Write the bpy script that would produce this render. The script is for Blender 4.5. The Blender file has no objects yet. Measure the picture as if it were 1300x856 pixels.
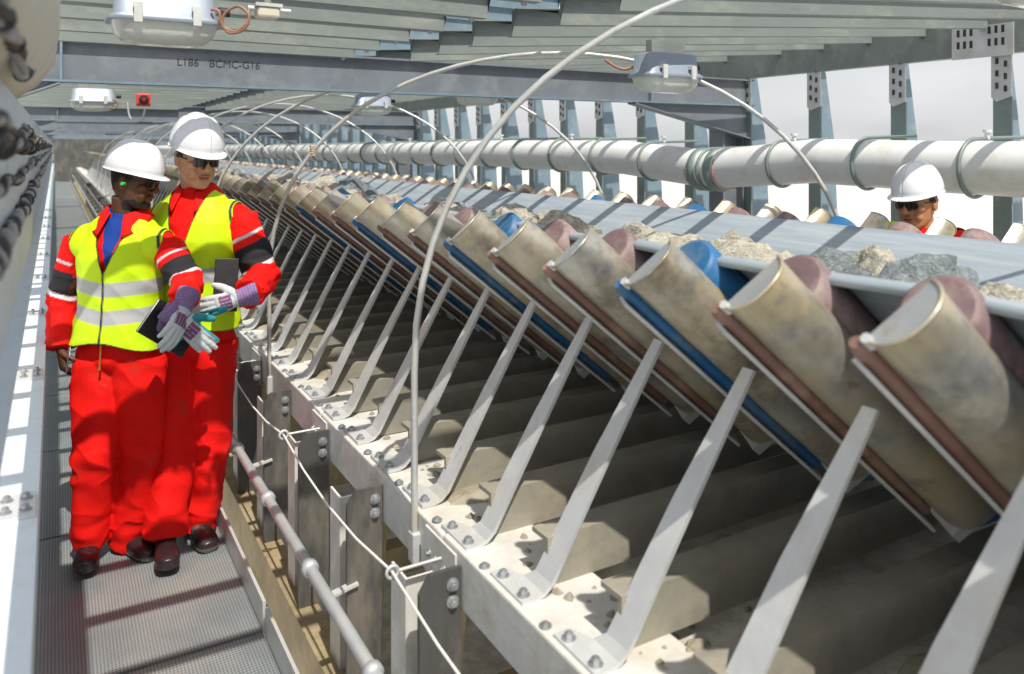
import bpy, bmesh, math, random
import numpy as np
from mathutils import Vector, Matrix, noise
random.seed(7); np.random.seed(7)
R = math.radians
S = bpy.context.scene
COL = S.collection

# ------------------------------------------------------------------ camera
F = 1000.0; TH = math.atan((650 - 70) / F); CT, ST = math.cos(TH), math.sin(TH); EYE = 1.8; HZ = 186.0
cam = bpy.data.cameras.new('camera'); cam.sensor_width = 36; cam.lens = 36 * F / 1300
cam.shift_y = -(428 - HZ) / 1300; cam.clip_start = 0.05; cam.clip_end = 4000
cam.dof.use_dof = True; cam.dof.focus_distance = 3.5; cam.dof.aperture_fstop = 2.8
co = bpy.data.objects.new('camera', cam); COL.objects.link(co)
co.location = (0, 0, EYE); co.rotation_euler = (R(90), 0, -TH); S.camera = co
def W(u, v, d):                                   # a picture point at depth d, as a place in the world
    x = (u - 650) / F * d
    return Vector((x * CT + d * ST, -x * ST + d * CT, EYE - (v - HZ) / F * d))
# ------------------------------------------------------------------ light
SUN = Vector((-0.04, -0.62, 1.0)).normalized()
elev = math.asin(SUN.z); azim = math.atan2(SUN.x, SUN.y)
wd = bpy.data.worlds.new('World'); S.world = wd; wd.use_nodes = True
nt = wd.node_tree; N = nt.nodes; L = nt.links; bg = N['Background']
sky = N.new('ShaderNodeTexSky'); sky.sky_type = 'NISHITA'; sky.sun_disc = False
sky.sun_elevation = elev; sky.sun_rotation = azim; sky.dust_density = 2.5; sky.air_density = 1.2
tc = N.new('ShaderNodeTexCoord'); nz = N.new('ShaderNodeTexNoise'); nz.inputs['Scale'].default_value = 2.2; nz.inputs['Detail'].default_value = 6
mp = N.new('ShaderNodeMapping'); mp.inputs['Scale'].default_value = (1, 1, 2.5)
L.new(tc.outputs['Generated'], mp.inputs[0]); L.new(mp.outputs[0], nz.inputs['Vector'])
rp = N.new('ShaderNodeMapRange'); rp.inputs[1].default_value = 0.3; rp.inputs[2].default_value = 0.62; rp.inputs[3].default_value = 0.42; rp.inputs[4].default_value = 0.85
L.new(nz.outputs['Fac'], rp.inputs[0])
mx = N.new('ShaderNodeMixRGB'); mx.inputs[2].default_value = (9.4, 9.5, 9.9, 1)
L.new(rp.outputs[0], mx.inputs[0]); L.new(sky.outputs[0], mx.inputs[1]); L.new(mx.outputs[0], bg.inputs[0])
bg.inputs[1].default_value = 0.10
sl = bpy.data.lights.new('sun', 'SUN'); sl.energy = 5.0; sl.angle = R(0.6); sl.color = (1, 0.93, 0.82)
so = bpy.data.objects.new('sun', sl); COL.objects.link(so); so.rotation_euler = SUN.to_track_quat('Z', 'Y').to_euler()
S.view_settings.view_transform = 'Standard'; S.view_settings.look = 'None'; S.view_settings.gamma = 1; S.view_settings.exposure = 0.05
S.view_settings.use_curve_mapping = False
S.render.engine = 'CYCLES'; S.cycles.use_denoising = True
# ------------------------------------------------------------------ materials
def mat(name, col, rough=0.5, metal=0.0, var=0.18, scale=6, bump=0.15, bscale=40, dirt=None, dscale=3, damt=0.5, stretch=(1, 1, 1), attr=None, spec=0.5, coat=0, trans=0):
    m = bpy.data.materials.new(name); m.use_nodes = True
    n = m.node_tree.nodes; l = m.node_tree.links; b = n['Principled BSDF']
    b.inputs['Roughness'].default_value = rough; b.inputs['Metallic'].default_value = metal
    b.inputs['Specular IOR Level'].default_value = spec; b.inputs['Coat Weight'].default_value = coat
    if trans: b.inputs['Transmission Weight'].default_value = trans
    tc = n.new('ShaderNodeTexCoord'); oi = n.new('ShaderNodeObjectInfo')
    add = n.new('ShaderNodeVectorMath'); add.operation = 'ADD'
    sc = n.new('ShaderNodeVectorMath'); sc.operation = 'SCALE'; sc.inputs[3].default_value = 37.0
    cx = n.new('ShaderNodeCombineXYZ')
    for i in range(3): l.new(oi.outputs['Random'], cx.inputs[i])
    l.new(cx.outputs[0], sc.inputs[0]); l.new(tc.outputs['Object'], add.inputs[0]); l.new(sc.outputs[0], add.inputs[1])
    mpn = n.new('ShaderNodeMapping'); mpn.inputs['Scale'].default_value = stretch; l.new(add.outputs[0], mpn.inputs[0]); vec = mpn.outputs[0]
    t1 = n.new('ShaderNodeTexNoise'); t1.inputs['Scale'].default_value = scale; t1.inputs['Detail'].default_value = 8; t1.inputs['Roughness'].default_value = 0.65; l.new(vec, t1.inputs['Vector'])
    mr = n.new('ShaderNodeMapRange'); mr.inputs[1].default_value = 0.25; mr.inputs[2].default_value = 0.75; mr.inputs[3].default_value = 1 - var; mr.inputs[4].default_value = 1 + var
    l.new(t1.outputs['Fac'], mr.inputs[0])
    mul = n.new('ShaderNodeVectorMath'); mul.operation = 'SCALE'; l.new(mr.outputs[0], mul.inputs[3])
    if attr:
        a = n.new('ShaderNodeAttribute'); a.attribute_name = attr; l.new(a.outputs['Color'], mul.inputs[0])
    else: mul.inputs[0].default_value = col
    out = mul.outputs[0]
    if dirt:
        t2 = n.new('ShaderNodeTexNoise'); t2.inputs['Scale'].default_value = dscale; t2.inputs['Detail'].default_value = 10; t2.inputs['Roughness'].default_value = 0.7; l.new(vec, t2.inputs['Vector'])
        r2 = n.new('ShaderNodeMapRange'); r2.inputs[1].default_value = 0.62 - damt * 0.35; r2.inputs[2].default_value = 0.72 - damt * 0.15; l.new(t2.outputs['Fac'], r2.inputs[0])
        mm = n.new('ShaderNodeMath'); mm.operation = 'MULTIPLY'; mm.inputs[1].default_value = 0.75; l.new(r2.outputs[0], mm.inputs[0])
        mix = n.new('ShaderNodeMixRGB'); mix.inputs[2].default_value = (*dirt, 1); l.new(mm.outputs[0], mix.inputs[0]); l.new(out, mix.inputs[1]); out = mix.outputs[0]
        if metal:
            ms = n.new('ShaderNodeMapRange'); ms.inputs[3].default_value = metal; ms.inputs[4].default_value = metal * 0.3; l.new(mm.outputs[0], ms.inputs[0]); l.new(ms.outputs[0], b.inputs['Metallic'])
    l.new(out, b.inputs['Base Color'])
    rr = n.new('ShaderNodeMapRange'); rr.inputs[3].default_value = max(0.03, rough - 0.12); rr.inputs[4].default_value = min(1, rough + 0.12); l.new(t1.outputs['Fac'], rr.inputs[0]); l.new(rr.outputs[0], b.inputs['Roughness'])
    if bump:
        t3 = n.new('ShaderNodeTexNoise'); t3.inputs['Scale'].default_value = bscale; t3.inputs['Detail'].default_value = 5; l.new(vec, t3.inputs['Vector'])
        bp = n.new('ShaderNodeBump'); bp.inputs['Strength'].default_value = bump; bp.inputs['Distance'].default_value = 0.01; l.new(t3.outputs['Fac'], bp.inputs['Height']); l.new(bp.outputs[0], b.inputs['Normal'])
    return m
SAND = (0.42, 0.36, 0.25)
M = dict(
 galv=mat('galvanised_steel', (0.60, 0.62, 0.63), 0.5, 0.35, 0.12, 9, 0.08, 60, (0.50, 0.47, 0.40), 5, 0.35),
 white=mat('dusty_pale_steel', (0.66, 0.66, 0.64), 0.6, 0.1, 0.12, 7, 0.1, 60, (0.50, 0.46, 0.38), 6, 0.45),
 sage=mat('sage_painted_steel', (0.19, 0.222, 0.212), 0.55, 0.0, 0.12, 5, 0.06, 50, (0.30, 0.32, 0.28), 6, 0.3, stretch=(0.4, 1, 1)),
 beam=mat('slate_painted_steel', (0.17, 0.195, 0.23), 0.5, 0.1, 0.18, 4, 0.06, 50, (0.24, 0.26, 0.27), 5, 0.3),
 blue_steel=mat('blue_grey_steel', (0.17, 0.25, 0.31), 0.5, 0.1, 0.15, 5, 0.05, 50, (0.28, 0.33, 0.36), 7, 0.3),
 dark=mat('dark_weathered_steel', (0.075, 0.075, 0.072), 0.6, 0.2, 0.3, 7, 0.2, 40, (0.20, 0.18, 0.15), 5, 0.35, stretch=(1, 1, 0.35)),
 base=mat('dusty_base_steel', (0.27, 0.26, 0.22), 0.7, 0.1, 0.3, 6, 0.2, 40, (0.36, 0.32, 0.24), 5, 0.5),
 rusty=mat('brown_weathered_steel', (0.30, 0.24, 0.14), 0.7, 0.1, 0.3, 6, 0.2, 40, (0.45, 0.38, 0.24), 4, 0.5),
 guard=mat('worn_roller_guard', (0.50, 0.50, 0.475), 0.34, 0.75, 0.45, 7, 0.2, 26, (0.50, 0.40, 0.20), 4, 0.72, stretch=(1, 1.0, 1)),
 cap=mat('worn_sky_tinted_guard_end', (0.36, 0.39, 0.42), 0.45, 0.35, 0.12, 8, 0.05, 40, (0.40, 0.37, 0.30), 6, 0.45),  # base colour carries the bluish sky reflected in the end caps
 mauve=mat('mauve_roller_rubber', (0.19, 0.125, 0.13), 0.6, 0, 0.3, 7, 0.15, 50, (0.36, 0.30, 0.27), 7, 0.45),
 blue=mat('blue_roller_rubber', (0.012, 0.11, 0.27), 0.5, 0, 0.25, 6, 0.1, 50, (0.17, 0.22, 0.25), 5, 0.45),
 cream=mat('tan_roller_rubber', (0.52, 0.38, 0.28), 0.55, 0, 0.2, 6, 0.1, 50, (0.5, 0.45, 0.38), 5, 0.4),
 strip=mat('brown_edge_strip', (0.20, 0.115, 0.09), 0.55, 0, 0.25, 8, 0.1, 50, (0.4, 0.28, 0.2), 6, 0.35),
 pink=mat('pink_roller_end', (0.62, 0.40, 0.34), 0.5, 0, 0.2, 12, 0.1, 50),
 belt=mat('pale_conveyor_belt', (0.29, 0.35, 0.40), 0.45, 0, 0.10, 5, 0.05, 60, (0.40, 0.43, 0.45), 5, 0.4, stretch=(6, 0.35, 6)),
 pipe=mat('white_painted_pipe', (0.72, 0.74, 0.74), 0.4, 0, 0.07, 4, 0.03, 40, (0.60, 0.58, 0.52), 5, 0.28),
 clamp=mat('green_grey_clamp', (0.20, 0.26, 0.25), 0.5, 0.2),
 hoop=mat('grey_hoop_rod', (0.52, 0.54, 0.54), 0.45, 0.4, 0.2, 9, 0.08, 60, (0.50, 0.44, 0.33), 5, 0.35),
 rope=mat('white_cord', (0.70, 0.70, 0.66), 0.6, 0, 0.15, 60),
 rail=mat('galvanised_rail', (0.54, 0.57, 0.60), 0.42, 0.45, 0.15, 9, 0.06, 60, (0.42, 0.40, 0.36), 9, 0.25),
 bolt=mat('bolt_steel', (0.42, 0.44, 0.46), 0.4, 0.7, 0.2, 20),
 black=mat('black_rubber', (0.025, 0.025, 0.028), 0.55, 0, 0.3, 20, 0.2, 40),
 cable=mat('grey_corrugated_cable', (0.30, 0.29, 0.29), 0.55, 0, 0.35, 14, 0.3, 60, (0.50, 0.48, 0.46), 9, 0.45),
 cream_paint=mat('cream_painted_steel', (0.62, 0.60, 0.50), 0.5, 0, 0.12, 6, 0.05, 40, (0.48, 0.5, 0.48), 6, 0.3),
 left=mat('pale_blue_beam_paint', (0.66, 0.74, 0.79), 0.5, 0.1, 0.10, 6, 0.05, 40, (0.52, 0.54, 0.53), 6, 0.3),
 red_box=mat('red_alarm_paint', (0.65, 0.05, 0.03), 0.4, 0), 
 faded_red=mat('faded_red_band', (0.48, 0.24, 0.20), 0.6, 0, 0.3, 12, 0.05, 40, (0.6, 0.55, 0.5), 9, 0.5),
 lamp=mat('grey_lamp_housing', (0.26, 0.31, 0.38), 0.45, 0.2, 0.1, 8, 0.04),
 lampclip=mat('pale_lamp_clip', (0.66, 0.68, 0.66), 0.4, 0.3),
 copper=mat('brown_lamp_cable', (0.30, 0.16, 0.10), 0.45, 0, 0.15, 20, 0.05),
 deck=mat('dusty_deck_plate', (0.64, 0.61, 0.53), 0.85, 0, 0.25, 5, 0.5, 60, (0.34, 0.31, 0.24), 7, 0.5),
 dirt=mat('spilled_dirt', (0.30, 0.27, 0.21), 0.95, 0, 0.4, 14, 0.6, 60),
 rock=mat('pale_ore_rock', (0.42, 0.40, 0.33), 0.9, 0, 0.4, 7, 0.9, 22, (0.16, 0.16, 0.14), 9, 0.45),
 rock_dark=mat('dark_ore_rock', (0.16, 0.19, 0.20), 0.8, 0, 0.4, 7, 0.9, 22, (0.32, 0.35, 0.35), 11, 0.35),
 ground=mat('pale_desert_ground', (0.56, 0.55, 0.53), 0.95, 0, 0.12, 0.05, 0.3, 3, (0.50, 0.49, 0.46), 0.02, 0.5),
 cloth=mat('person_surface', None, 0.78, 0, 0.12, 14, 0.25, 240, (0.42, 0.035, 0.02), 6, 0.12, attr='tint', spec=0.2),
 skin=mat('skin_surface', None, 0.48, 0, 0.06, 30, 0.06, 200, attr='tint', spec=0.4),
 leather=mat('boot_leather', None, 0.34, 0, 0.25, 18, 0.12, 60, (0.16, 0.14, 0.11), 9, 0.2, attr='tint', spec=0.5),
 vest=mat('vest_fabric', None, 0.6, 0, 0.05, 9, 0.10, 300, attr='tint', spec=0.3),
 glove=mat('glove_leather', None, 0.8, 0, 0.12, 40, 0.25, 160, attr='tint', spec=0.25),
 helmet=mat('white_helmet_shell', (0.74, 0.76, 0.79), 0.25, 0, 0.02, 4, 0, dirt=None, coat=0.4),
 lens=mat('dark_lens', (0.02, 0.017, 0.02), 0.08, 0, 0.05, 4, 0, spec=0.7),
 notebook=mat('black_notebook_cover', (0.012, 0.010, 0.012), 0.35, 0, 0.1, 30, 0.1),
 paper=mat('notebook_pages', (0.72, 0.72, 0.82), 0.7),
 red=mat('red_cotton', (0.70, 0.008, 0.006), 0.8, 0, 0.05, 20, 0.15, 200, spec=0.2),
 navy=mat('navy_cotton', (0.012, 0.05, 0.28), 0.8, 0, 0.1, 20, 0.15, 200, spec=0.2),
 brass=mat('brass_zip', (0.62, 0.40, 0.10), 0.35, 0.8, 0.1, 40),
 green=mat('green_foam', (0.02, 0.65, 0.14), 0.7), yellow=mat('yellow_cord', (0.75, 0.55, 0.05), 0.6), ink=mat('black_marker_ink', (0.035, 0.035, 0.04), 0.7),
)
# perforated walkway sheet: dark holes and relief
def grating_mat():
    m = mat('perforated_walkway_sheet', (0.29, 0.335, 0.355), 0.5, 0.3, 0.18, 3, 0, dirt=(0.34, 0.33, 0.30), dscale=3, damt=0.45)
    n = m.node_tree.nodes; l = m.node_tree.links; b = n['Principled BSDF']
    tc = n.new('ShaderNodeTexCoord'); vo = n.new('ShaderNodeTexVoronoi'); vo.inputs['Scale'].default_value = 88; vo.inputs['Randomness'].default_value = 0
    mpn = n.new('ShaderNodeMapping'); mpn.inputs['Scale'].default_value = (1, 0.8, 0.0); l.new(tc.outputs['Object'], mpn.inputs[0]); l.new(mpn.outputs[0], vo.inputs['Vector'])
    r = n.new('ShaderNodeMapRange'); r.inputs[1].default_value = 0.22; r.inputs[2].default_value = 0.36; l.new(vo.outputs['Distance'], r.inputs[0])
    old = b.inputs['Base Color'].links[0].from_socket
    mix = n.new('ShaderNodeMixRGB'); mix.inputs[1].default_value = (0.10, 0.11, 0.11, 1); l.new(r.outputs[0], mix.inputs[0]); l.new(old, mix.inputs[2]); l.new(mix.outputs[0], b.inputs['Base Color'])
    bp = n.new('ShaderNodeBump'); bp.inputs['Strength'].default_value = 0.6; bp.inputs['Distance'].default_value = 0.004; l.new(r.outputs[0], bp.inputs['Height']); l.new(bp.outputs[0], b.inputs['Normal'])
    return m
def grime(m, col, scale, lo, hi, stretch, amt=0.7):
    n = m.node_tree.nodes; l = m.node_tree.links; b = n['Principled BSDF']; tc = n.new('ShaderNodeTexCoord'); oi = n.new('ShaderNodeObjectInfo')
    ad = n.new('ShaderNodeVectorMath'); ad.operation = 'MULTIPLY_ADD'; ad.inputs[1].default_value = stretch
    cx = n.new('ShaderNodeCombineXYZ'); ml = n.new('ShaderNodeMath'); ml.operation = 'MULTIPLY'; ml.inputs[1].default_value = 53
    l.new(oi.outputs['Random'], ml.inputs[0]); [l.new(ml.outputs[0], cx.inputs[k]) for k in range(3)]; l.new(tc.outputs['Object'], ad.inputs[0]); l.new(cx.outputs[0], ad.inputs[2])
    t = n.new('ShaderNodeTexNoise'); t.inputs['Scale'].default_value = scale; t.inputs['Detail'].default_value = 12; t.inputs['Roughness'].default_value = 0.75; l.new(ad.outputs[0], t.inputs['Vector'])
    r = n.new('ShaderNodeMapRange'); r.inputs[1].default_value = lo; r.inputs[2].default_value = hi; r.inputs[4].default_value = amt; l.new(t.outputs['Fac'], r.inputs[0])
    old = b.inputs['Base Color'].links[0].from_socket; mix = n.new('ShaderNodeMixRGB'); mix.inputs[2].default_value = (*col, 1); l.new(r.outputs[0], mix.inputs[0]); l.new(old, mix.inputs[1]); l.new(mix.outputs[0], b.inputs['Base Color'])
grime(M['guard'], (0.07, 0.07, 0.065), 3.2, 0.50, 0.66, (1, 1, 1), 0.75); grime(M['guard'], (0.30, 0.15, 0.06), 9, 0.62, 0.70, (1, 1, 1), 0.6)
grime(M['galv'], (0.30, 0.19, 0.10), 8, 0.63, 0.72, (1, 1, 0.5), 0.55); grime(M['white'], (0.28, 0.20, 0.12), 5, 0.60, 0.70, (1, 1, 0.3), 0.55)
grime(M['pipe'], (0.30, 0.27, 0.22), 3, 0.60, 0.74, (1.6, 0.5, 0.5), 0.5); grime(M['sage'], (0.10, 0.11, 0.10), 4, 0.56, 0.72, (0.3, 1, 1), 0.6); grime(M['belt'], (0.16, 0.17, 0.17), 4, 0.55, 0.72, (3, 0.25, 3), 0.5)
grime(M['blue'], (0.30, 0.29, 0.26), 12, 0.58, 0.68, (1, 1, 1), 0.7); grime(M['cap'], (0.30, 0.19, 0.10), 14, 0.58, 0.68, (1, 1, 1), 0.6)
M['grating'] = grating_mat()
def glass_mat():
    m = mat('ribbed_lamp_glass', (0.90, 0.95, 0.88), 0.15, 0, 0.03, 10, 0.25, 60, spec=0.6, trans=0.45)
    return m
M['glass'] = glass_mat()
def perf(m0):
    return m0
# ------------------------------------------------------------------ mesh helpers
class MB:
    def __init__(s): s.v = []; s.f = []; s.s = []; s.m = []
    def add(s, vs, fs, smooth=False, mi=0):
        o = len(s.v); s.v += [tuple(p) for p in vs]
        for f in fs: s.f.append([o + i for i in f]); s.s.append(smooth); s.m.append(mi)
    def box(s, x0, x1, y0, y1, z0, z1, mi=0):
        v = [(x, y, z) for x in (x0, x1) for y in (y0, y1) for z in (z0, z1)]
        s.add(v, [(0, 1, 3, 2), (4, 6, 7, 5), (0, 4, 5, 1), (2, 3, 7, 6), (0, 2, 6, 4), (1, 5, 7, 3)], False, mi); return s
    def obox(s, c, ax, ay, az, mi=0):              # centre and three half-vectors
        c = Vector(c); v = [c + ax * i + ay * j + az * k for i in (-1, 1) for j in (-1, 1) for k in (-1, 1)]
        s.add(v, [(0, 1, 3, 2), (4, 6, 7, 5), (0, 4, 5, 1), (2, 3, 7, 6), (0, 2, 6, 4), (1, 5, 7, 3)], False, mi); return s
    def bar(s, p0, p1, w, t, up=(0, 0, 1), mi=0):  # rectangular bar
        p0, p1 = Vector(p0), Vector(p1); a = (p1 - p0); h = a.normalized().cross(Vector(up)).normalized(); u = h.cross(a.normalized())
        return s.obox((p0 + p1) / 2, a / 2, h * w / 2, u * t / 2, mi)
    def tube(s, pts, r, n=10, caps=True, mi=0, capmi=None, closed=False):
        pts = [Vector(p) for p in pts]; k = len(pts); rs = r if isinstance(r, (list, tuple)) else [r] * k
        vs = []; prev = None
        for i, p in enumerate(pts):
            t = (pts[min(i + 1, k - 1)] - pts[max(i - 1, 0)]).normalized()
            if prev is None:
                h = t.cross(Vector((0, 0, 1)) if abs(t.z) < 0.9 else Vector((1, 0, 0))).normalized()
            else: h = (prev - t * prev.dot(t)).normalized()
            prev = h; b = t.cross(h)
            for j in range(n):
                a = 2 * math.pi * j / n; vs.append(p + (h * math.cos(a) + b * math.sin(a)) * rs[i])
        fs = [(i * n + j, i * n + (j + 1) % n, (i + 1) * n + (j + 1) % n, (i + 1) * n + j) for i in range(k - 1) for j in range(n)]
        s.add(vs, fs, True, mi)
        if caps:
            o = vs[:n]; s.add(o, [tuple(reversed(range(n)))], False, mi if capmi is None else capmi)
            s.add(vs[-n:], [tuple(range(n))], False, mi if capmi is None else capmi)
        return s
    def prism(s, poly, ext, mi=0):                 # polygon (3D points) extruded by a vector
        e = Vector(ext); a = [Vector(p) for p in poly]; n = len(a); b = [p + e for p in a]
        s.add(a + b, [tuple(reversed(range(n))), tuple(range(n, 2 * n))] + [(i, (i + 1) % n, n + (i + 1) % n, n + i) for i in range(n)], False, mi); return s
    def mirror_x(s, c, dz=0.0):
        o = MB(); o.v = [(2 * c - x, y, z + dz) for x, y, z in s.v]; o.f = [list(reversed(f)) for f in s.f]; o.s = list(s.s); o.m = list(s.m); return o
    def mesh(s, name, mats):
        me = bpy.data.meshes.new(name); me.from_pydata(s.v, [], s.f)
        for m in (mats if isinstance(mats, (list, tuple)) else [mats]): me.materials.append(m)
        me.polygons.foreach_set('use_smooth', s.s); me.polygons.foreach_set('material_index', s.m)
        bm = bmesh.new(); bm.from_mesh(me); bmesh.ops.recalc_face_normals(bm, faces=bm.faces); bm.to_mesh(me); bm.free(); me.update(); return me
    def build(s, name, mats, parent=None): return place(name, s.mesh(name, mats), parent)
def place(name, me, parent=None, loc=(0, 0, 0)):
    o = bpy.data.objects.new(name, me); COL.objects.link(o); o.location = loc
    if parent: o.parent = parent
    return o
def bevel(o, w=0.004, seg=2):
    b = o.modifiers.new('bevel', 'BEVEL'); b.width = w; b.segments = seg; b.limit_method = 'ANGLE'; b.angle_limit = R(40); return o
def tag(o, label=None, cat=None, group=None, kind=None):
    if label: o['label'] = label
    if cat: o['category'] = cat
    if group: o['group'] = group
    if kind: o['kind'] = kind
    return o
def thing(name, label, cat, loc=(0, 0, 0), group=None):
    o = bpy.data.objects.new(name, None); COL.objects.link(o); o.location = loc; o.empty_display_size = 0.1; return tag(o, label, cat, group)
def copy_tree(o, loc=None, parent=None):
    c = o.copy(); COL.objects.link(c)
    if parent: c.parent = parent
    if loc is not None: c.location = loc
    for ch in list(o.children): copy_tree(ch, None, c)
    return c
def bolt_mb(p, n, r=0.011, h=0.012):
    h *= .75; r *= .92               # a hex bolt with a washer on a face with normal n
    p, n = Vector(p), Vector(n).normalized(); m = MB(); m.tube([p, p + n * 0.003], r * 1.5, 12); m.tube([p + n * 0.003, p + n * (0.003 + h)], r, 6)
    for i in range(len(m.s)): m.s[i] = False
    m.tube([p + n * (0.003 + h), p + n * (h + 0.006)], r * 0.6, 8); return m
ORD = ['first', 'second', 'third', 'fourth', 'fifth', 'sixth', 'seventh', 'eighth', 'ninth', 'tenth', 'eleventh', 'twelfth', 'thirteenth', 'fourteenth', 'fifteenth', 'sixteenth']
YEND = 46.0
# ------------------------------------------------------------------ setting
g = MB(); g.add([(-2500, -2500, -9), (2500, -2500, -9), (2500, 2500, -9), (-2500, 2500, -9)], [(0, 1, 2, 3)])
tag(g.build('ground', M['ground']), kind='structure')
def walkway(name, x0, x1, z, kicks):
    w = bpy.data.objects.new(name, None); COL.objects.link(w); w['kind'] = 'structure'; w.location = (x0, 0, z)
    pm = MB(); L_ = 1.19; pm.box(0, x1 - x0, 0.004, L_ - 0.004, -0.035, 0)
    pme = pm.mesh('grating_panel', M['grating'])
    k = 0; y = -0.6
    while y < YEND: o = place('grating_panel', pme, w, (0, y, 0)); y += L_ + 0.01
    for kx in kicks:
        kb = MB(); y = -0.6
        while y < YEND: kb.box(kx - x0, kx - x0 + 0.012, y, y + 3.56, -0.03, 0.105); y += 3.6
        kb.build('kick_plate', M['galv'], w)
    jb = MB(); y = -0.6
    while y < YEND: jb.box(0.01, x1 - x0 - 0.01, y - 0.03, y + 0.03, -0.13, -0.036); y += 1.2
    jo = jb.build('floor_joist', M['rusty'], w); jo['kind'] = 'stuff'
    return w
wk = walkway('walkway', -0.42, 0.665, 0.0, [0.668])
walkway('walkway', 3.35, 4.7, 0.0, [])
# lower deck seen under the conveyor frame
ld = MB(); ld.box(0.70, 4.6, -1, YEND, -0.92, -0.90); tag(ld.build('lower_deck', M['deck']), kind='structure')
# ------------------------------------------------------------------ conveyor frame
RZ = -0.085; CX = 2.12                                          # conveyor centre line
ZS = 0.700                                         # stringer top
fr = thing('conveyor_bed', 'pale dusty steel conveyor frame of long box beams on posts beside the walkway', 'conveyor', (0.97, 0, 0))
def par(o, p):                                     # world-placed mesh under a moved parent
    o.parent = p; o.location = Vector(o.location) - p.location; return o
SP = 0.295; Y0 = 0.99                              # idler pitch
y = Y0 - 0.14 - SP * 4; k = 0
seg = MB(); seg.box(0.948, 1.20, 0.004, SP * 4 - 0.004, ZS - 0.155, ZS); segm = seg.mesh('stringer_segment', M['white'])
segr = seg.mirror_x(CX).mesh('stringer_segment', M['white'])
sbm = bolt_mb((0.940, 0, ZS - 0.08), (-1, 0, 0), 0.008, 0.008).mesh('bolt', M['bolt']); cov = MB(); cov.box(0.940, 0.947, -0.10, 0.10, ZS - 0.145, ZS - 0.012); covm = cov.mesh('splice_plate', M['white'])
while y < YEND:
    b = place('stringer_segment', segm, None, (0, y, 0.004 * (k % 2))); par(b, fr); bevel(b, 0.006)
    b = place('stringer_segment', segr, None, (0, y, 0)); par(b, fr)
    if y < 14:
        par(place('splice_plate', covm, None, (0, y, 0)), fr)
        for yy in (-0.07, -0.03, 0.03, 0.07): par(place('bolt', sbm, None, (0, y + yy, 0)), fr)
    y += SP * 4; k += 1
dk = MB(); dk.box(1.202, 2 * CX - 1.202, Y0 - 1.4, YEND, ZS - 0.065, ZS - 0.045); par(dk.build('deck_plate', M['deck']), fr)
# posts, braces and pale web plates, every second idler
pm = MB(); pm.prism([(0.823, 0, -0.9), (0.943, 0, -0.9), (0.943, 0, ZS - 0.03), (0.853, 0, ZS - 0.03), (0.823, 0, ZS - 0.075)], (0, 0.014, 0))
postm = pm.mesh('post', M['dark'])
wm = MB(); wm.box(0.850, 0.858, 0.16, 0.27, -0.9, ZS - 0.115); wm.box(0.858, 0.935, 0.16, 0.168, -0.9, ZS - 0.115); webm = wm.mesh('web_plate', M['white'])
bm1 = MB(); bm1.bar((0.93, 0.06, ZS - 0.16), (0.93, 0.27, -0.9), 0.06, 0.09, (1, 0, 0)); brm = bm1.mesh('brace', M['rusty'])
btm = bolt_mb((0.918, 0.0, 0), (0, -1, 0), 0.013, 0.016).mesh('bolt', M['bolt'])
er = MB(); er.tube([(0.948, 0, 0), (0.81, 0, 0)], 0.005, 8); er.tube([Vector((0.795 + 0.017 * math.cos(a), 0, 0.017 * math.sin(a))) for a in np.linspace(0, 2 * math.pi, 15)], 0.005, 6)
erm = er.mesh('eye_rod', M['galv'])
# post pitch follows the photograph's row under the stringer
posts = [1.31 + 0.59 * i for i in range(-4, 46)]
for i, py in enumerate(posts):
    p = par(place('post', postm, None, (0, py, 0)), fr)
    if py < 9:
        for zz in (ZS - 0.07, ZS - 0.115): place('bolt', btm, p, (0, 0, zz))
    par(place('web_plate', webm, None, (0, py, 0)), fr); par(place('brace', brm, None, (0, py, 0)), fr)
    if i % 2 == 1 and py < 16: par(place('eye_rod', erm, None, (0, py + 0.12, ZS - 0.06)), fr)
lg = MB()
y = -1.0
while y < 30: lg.box(0.72, 4.2, y, y + 0.10, -0.36, -0.22); y += 1.18
par(lg.build('cross_beam', M['rusty']), fr)['kind'] = 'stuff'
lg = MB(); lg.box(0.80, 0.84, -1, YEND, -0.20, -0.02); lg.box(0.80, 0.90, -1, YEND, -0.02, -0.008); par(lg.build('lower_rail', M['rusty']), fr)
# ------------------------------------------------------------------ idler stations
PH = R(39.0); AX = Vector((math.cos(PH), 0, -math.sin(PH))); MM = Vector((math.sin(PH), 0, math.cos(PH))); YY = Vector((0, 1, 0))
Wv = (-YY * 0.89 - MM * 0.45).normalized(); Qv = (-YY * 0.45 + MM * 0.89).normalized()
E0 = Vector((1.10, 0, 1.53)); RL = 0.88; RR = 0.070; RC = E0 - Wv * 0.10; RQ = RC + Qv * 0.054 - Wv * 0.012
def guard_mb():
    m = MB(); n = 18; ring = []
    for i in range(n + 1):
        a = math.pi * i / n; ring.append(Qv * (-0.068 * math.cos(a)) + Wv * (0.042 + 0.072 * math.sin(a) ** 0.8))
    A = [RC + p - AX * 0.34 * (p.dot(Wv) - 0.042) for p in ring]; B = [RC + AX * RL + p for p in ring]
    m.add(A + B, [(i, i + 1, n + 2 + i, n + 1 + i) for i in range(n)], True)
    m.add(A, [tuple(range(n + 1))], False, 1); m.add(B, [tuple(range(n + 1))], False, 1)
    rim = MB(); rim.tube([p - AX * 0.001 for p in A], 0.0028, 6); m.add(rim.v, rim.f, True, 0); return m
def strip_mb_bar():                                # coloured channel showing under the guard's lower edge
    c = RC - Qv * 0.081 + Wv * 0.040; m = MB(); m.tube([c - AX * 0.006, c + AX * 0.004, c + AX * (RL - 0.06), c + AX * (RL - 0.05)], [0.011, 0.016, 0.016, 0.011], 10); return m
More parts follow.
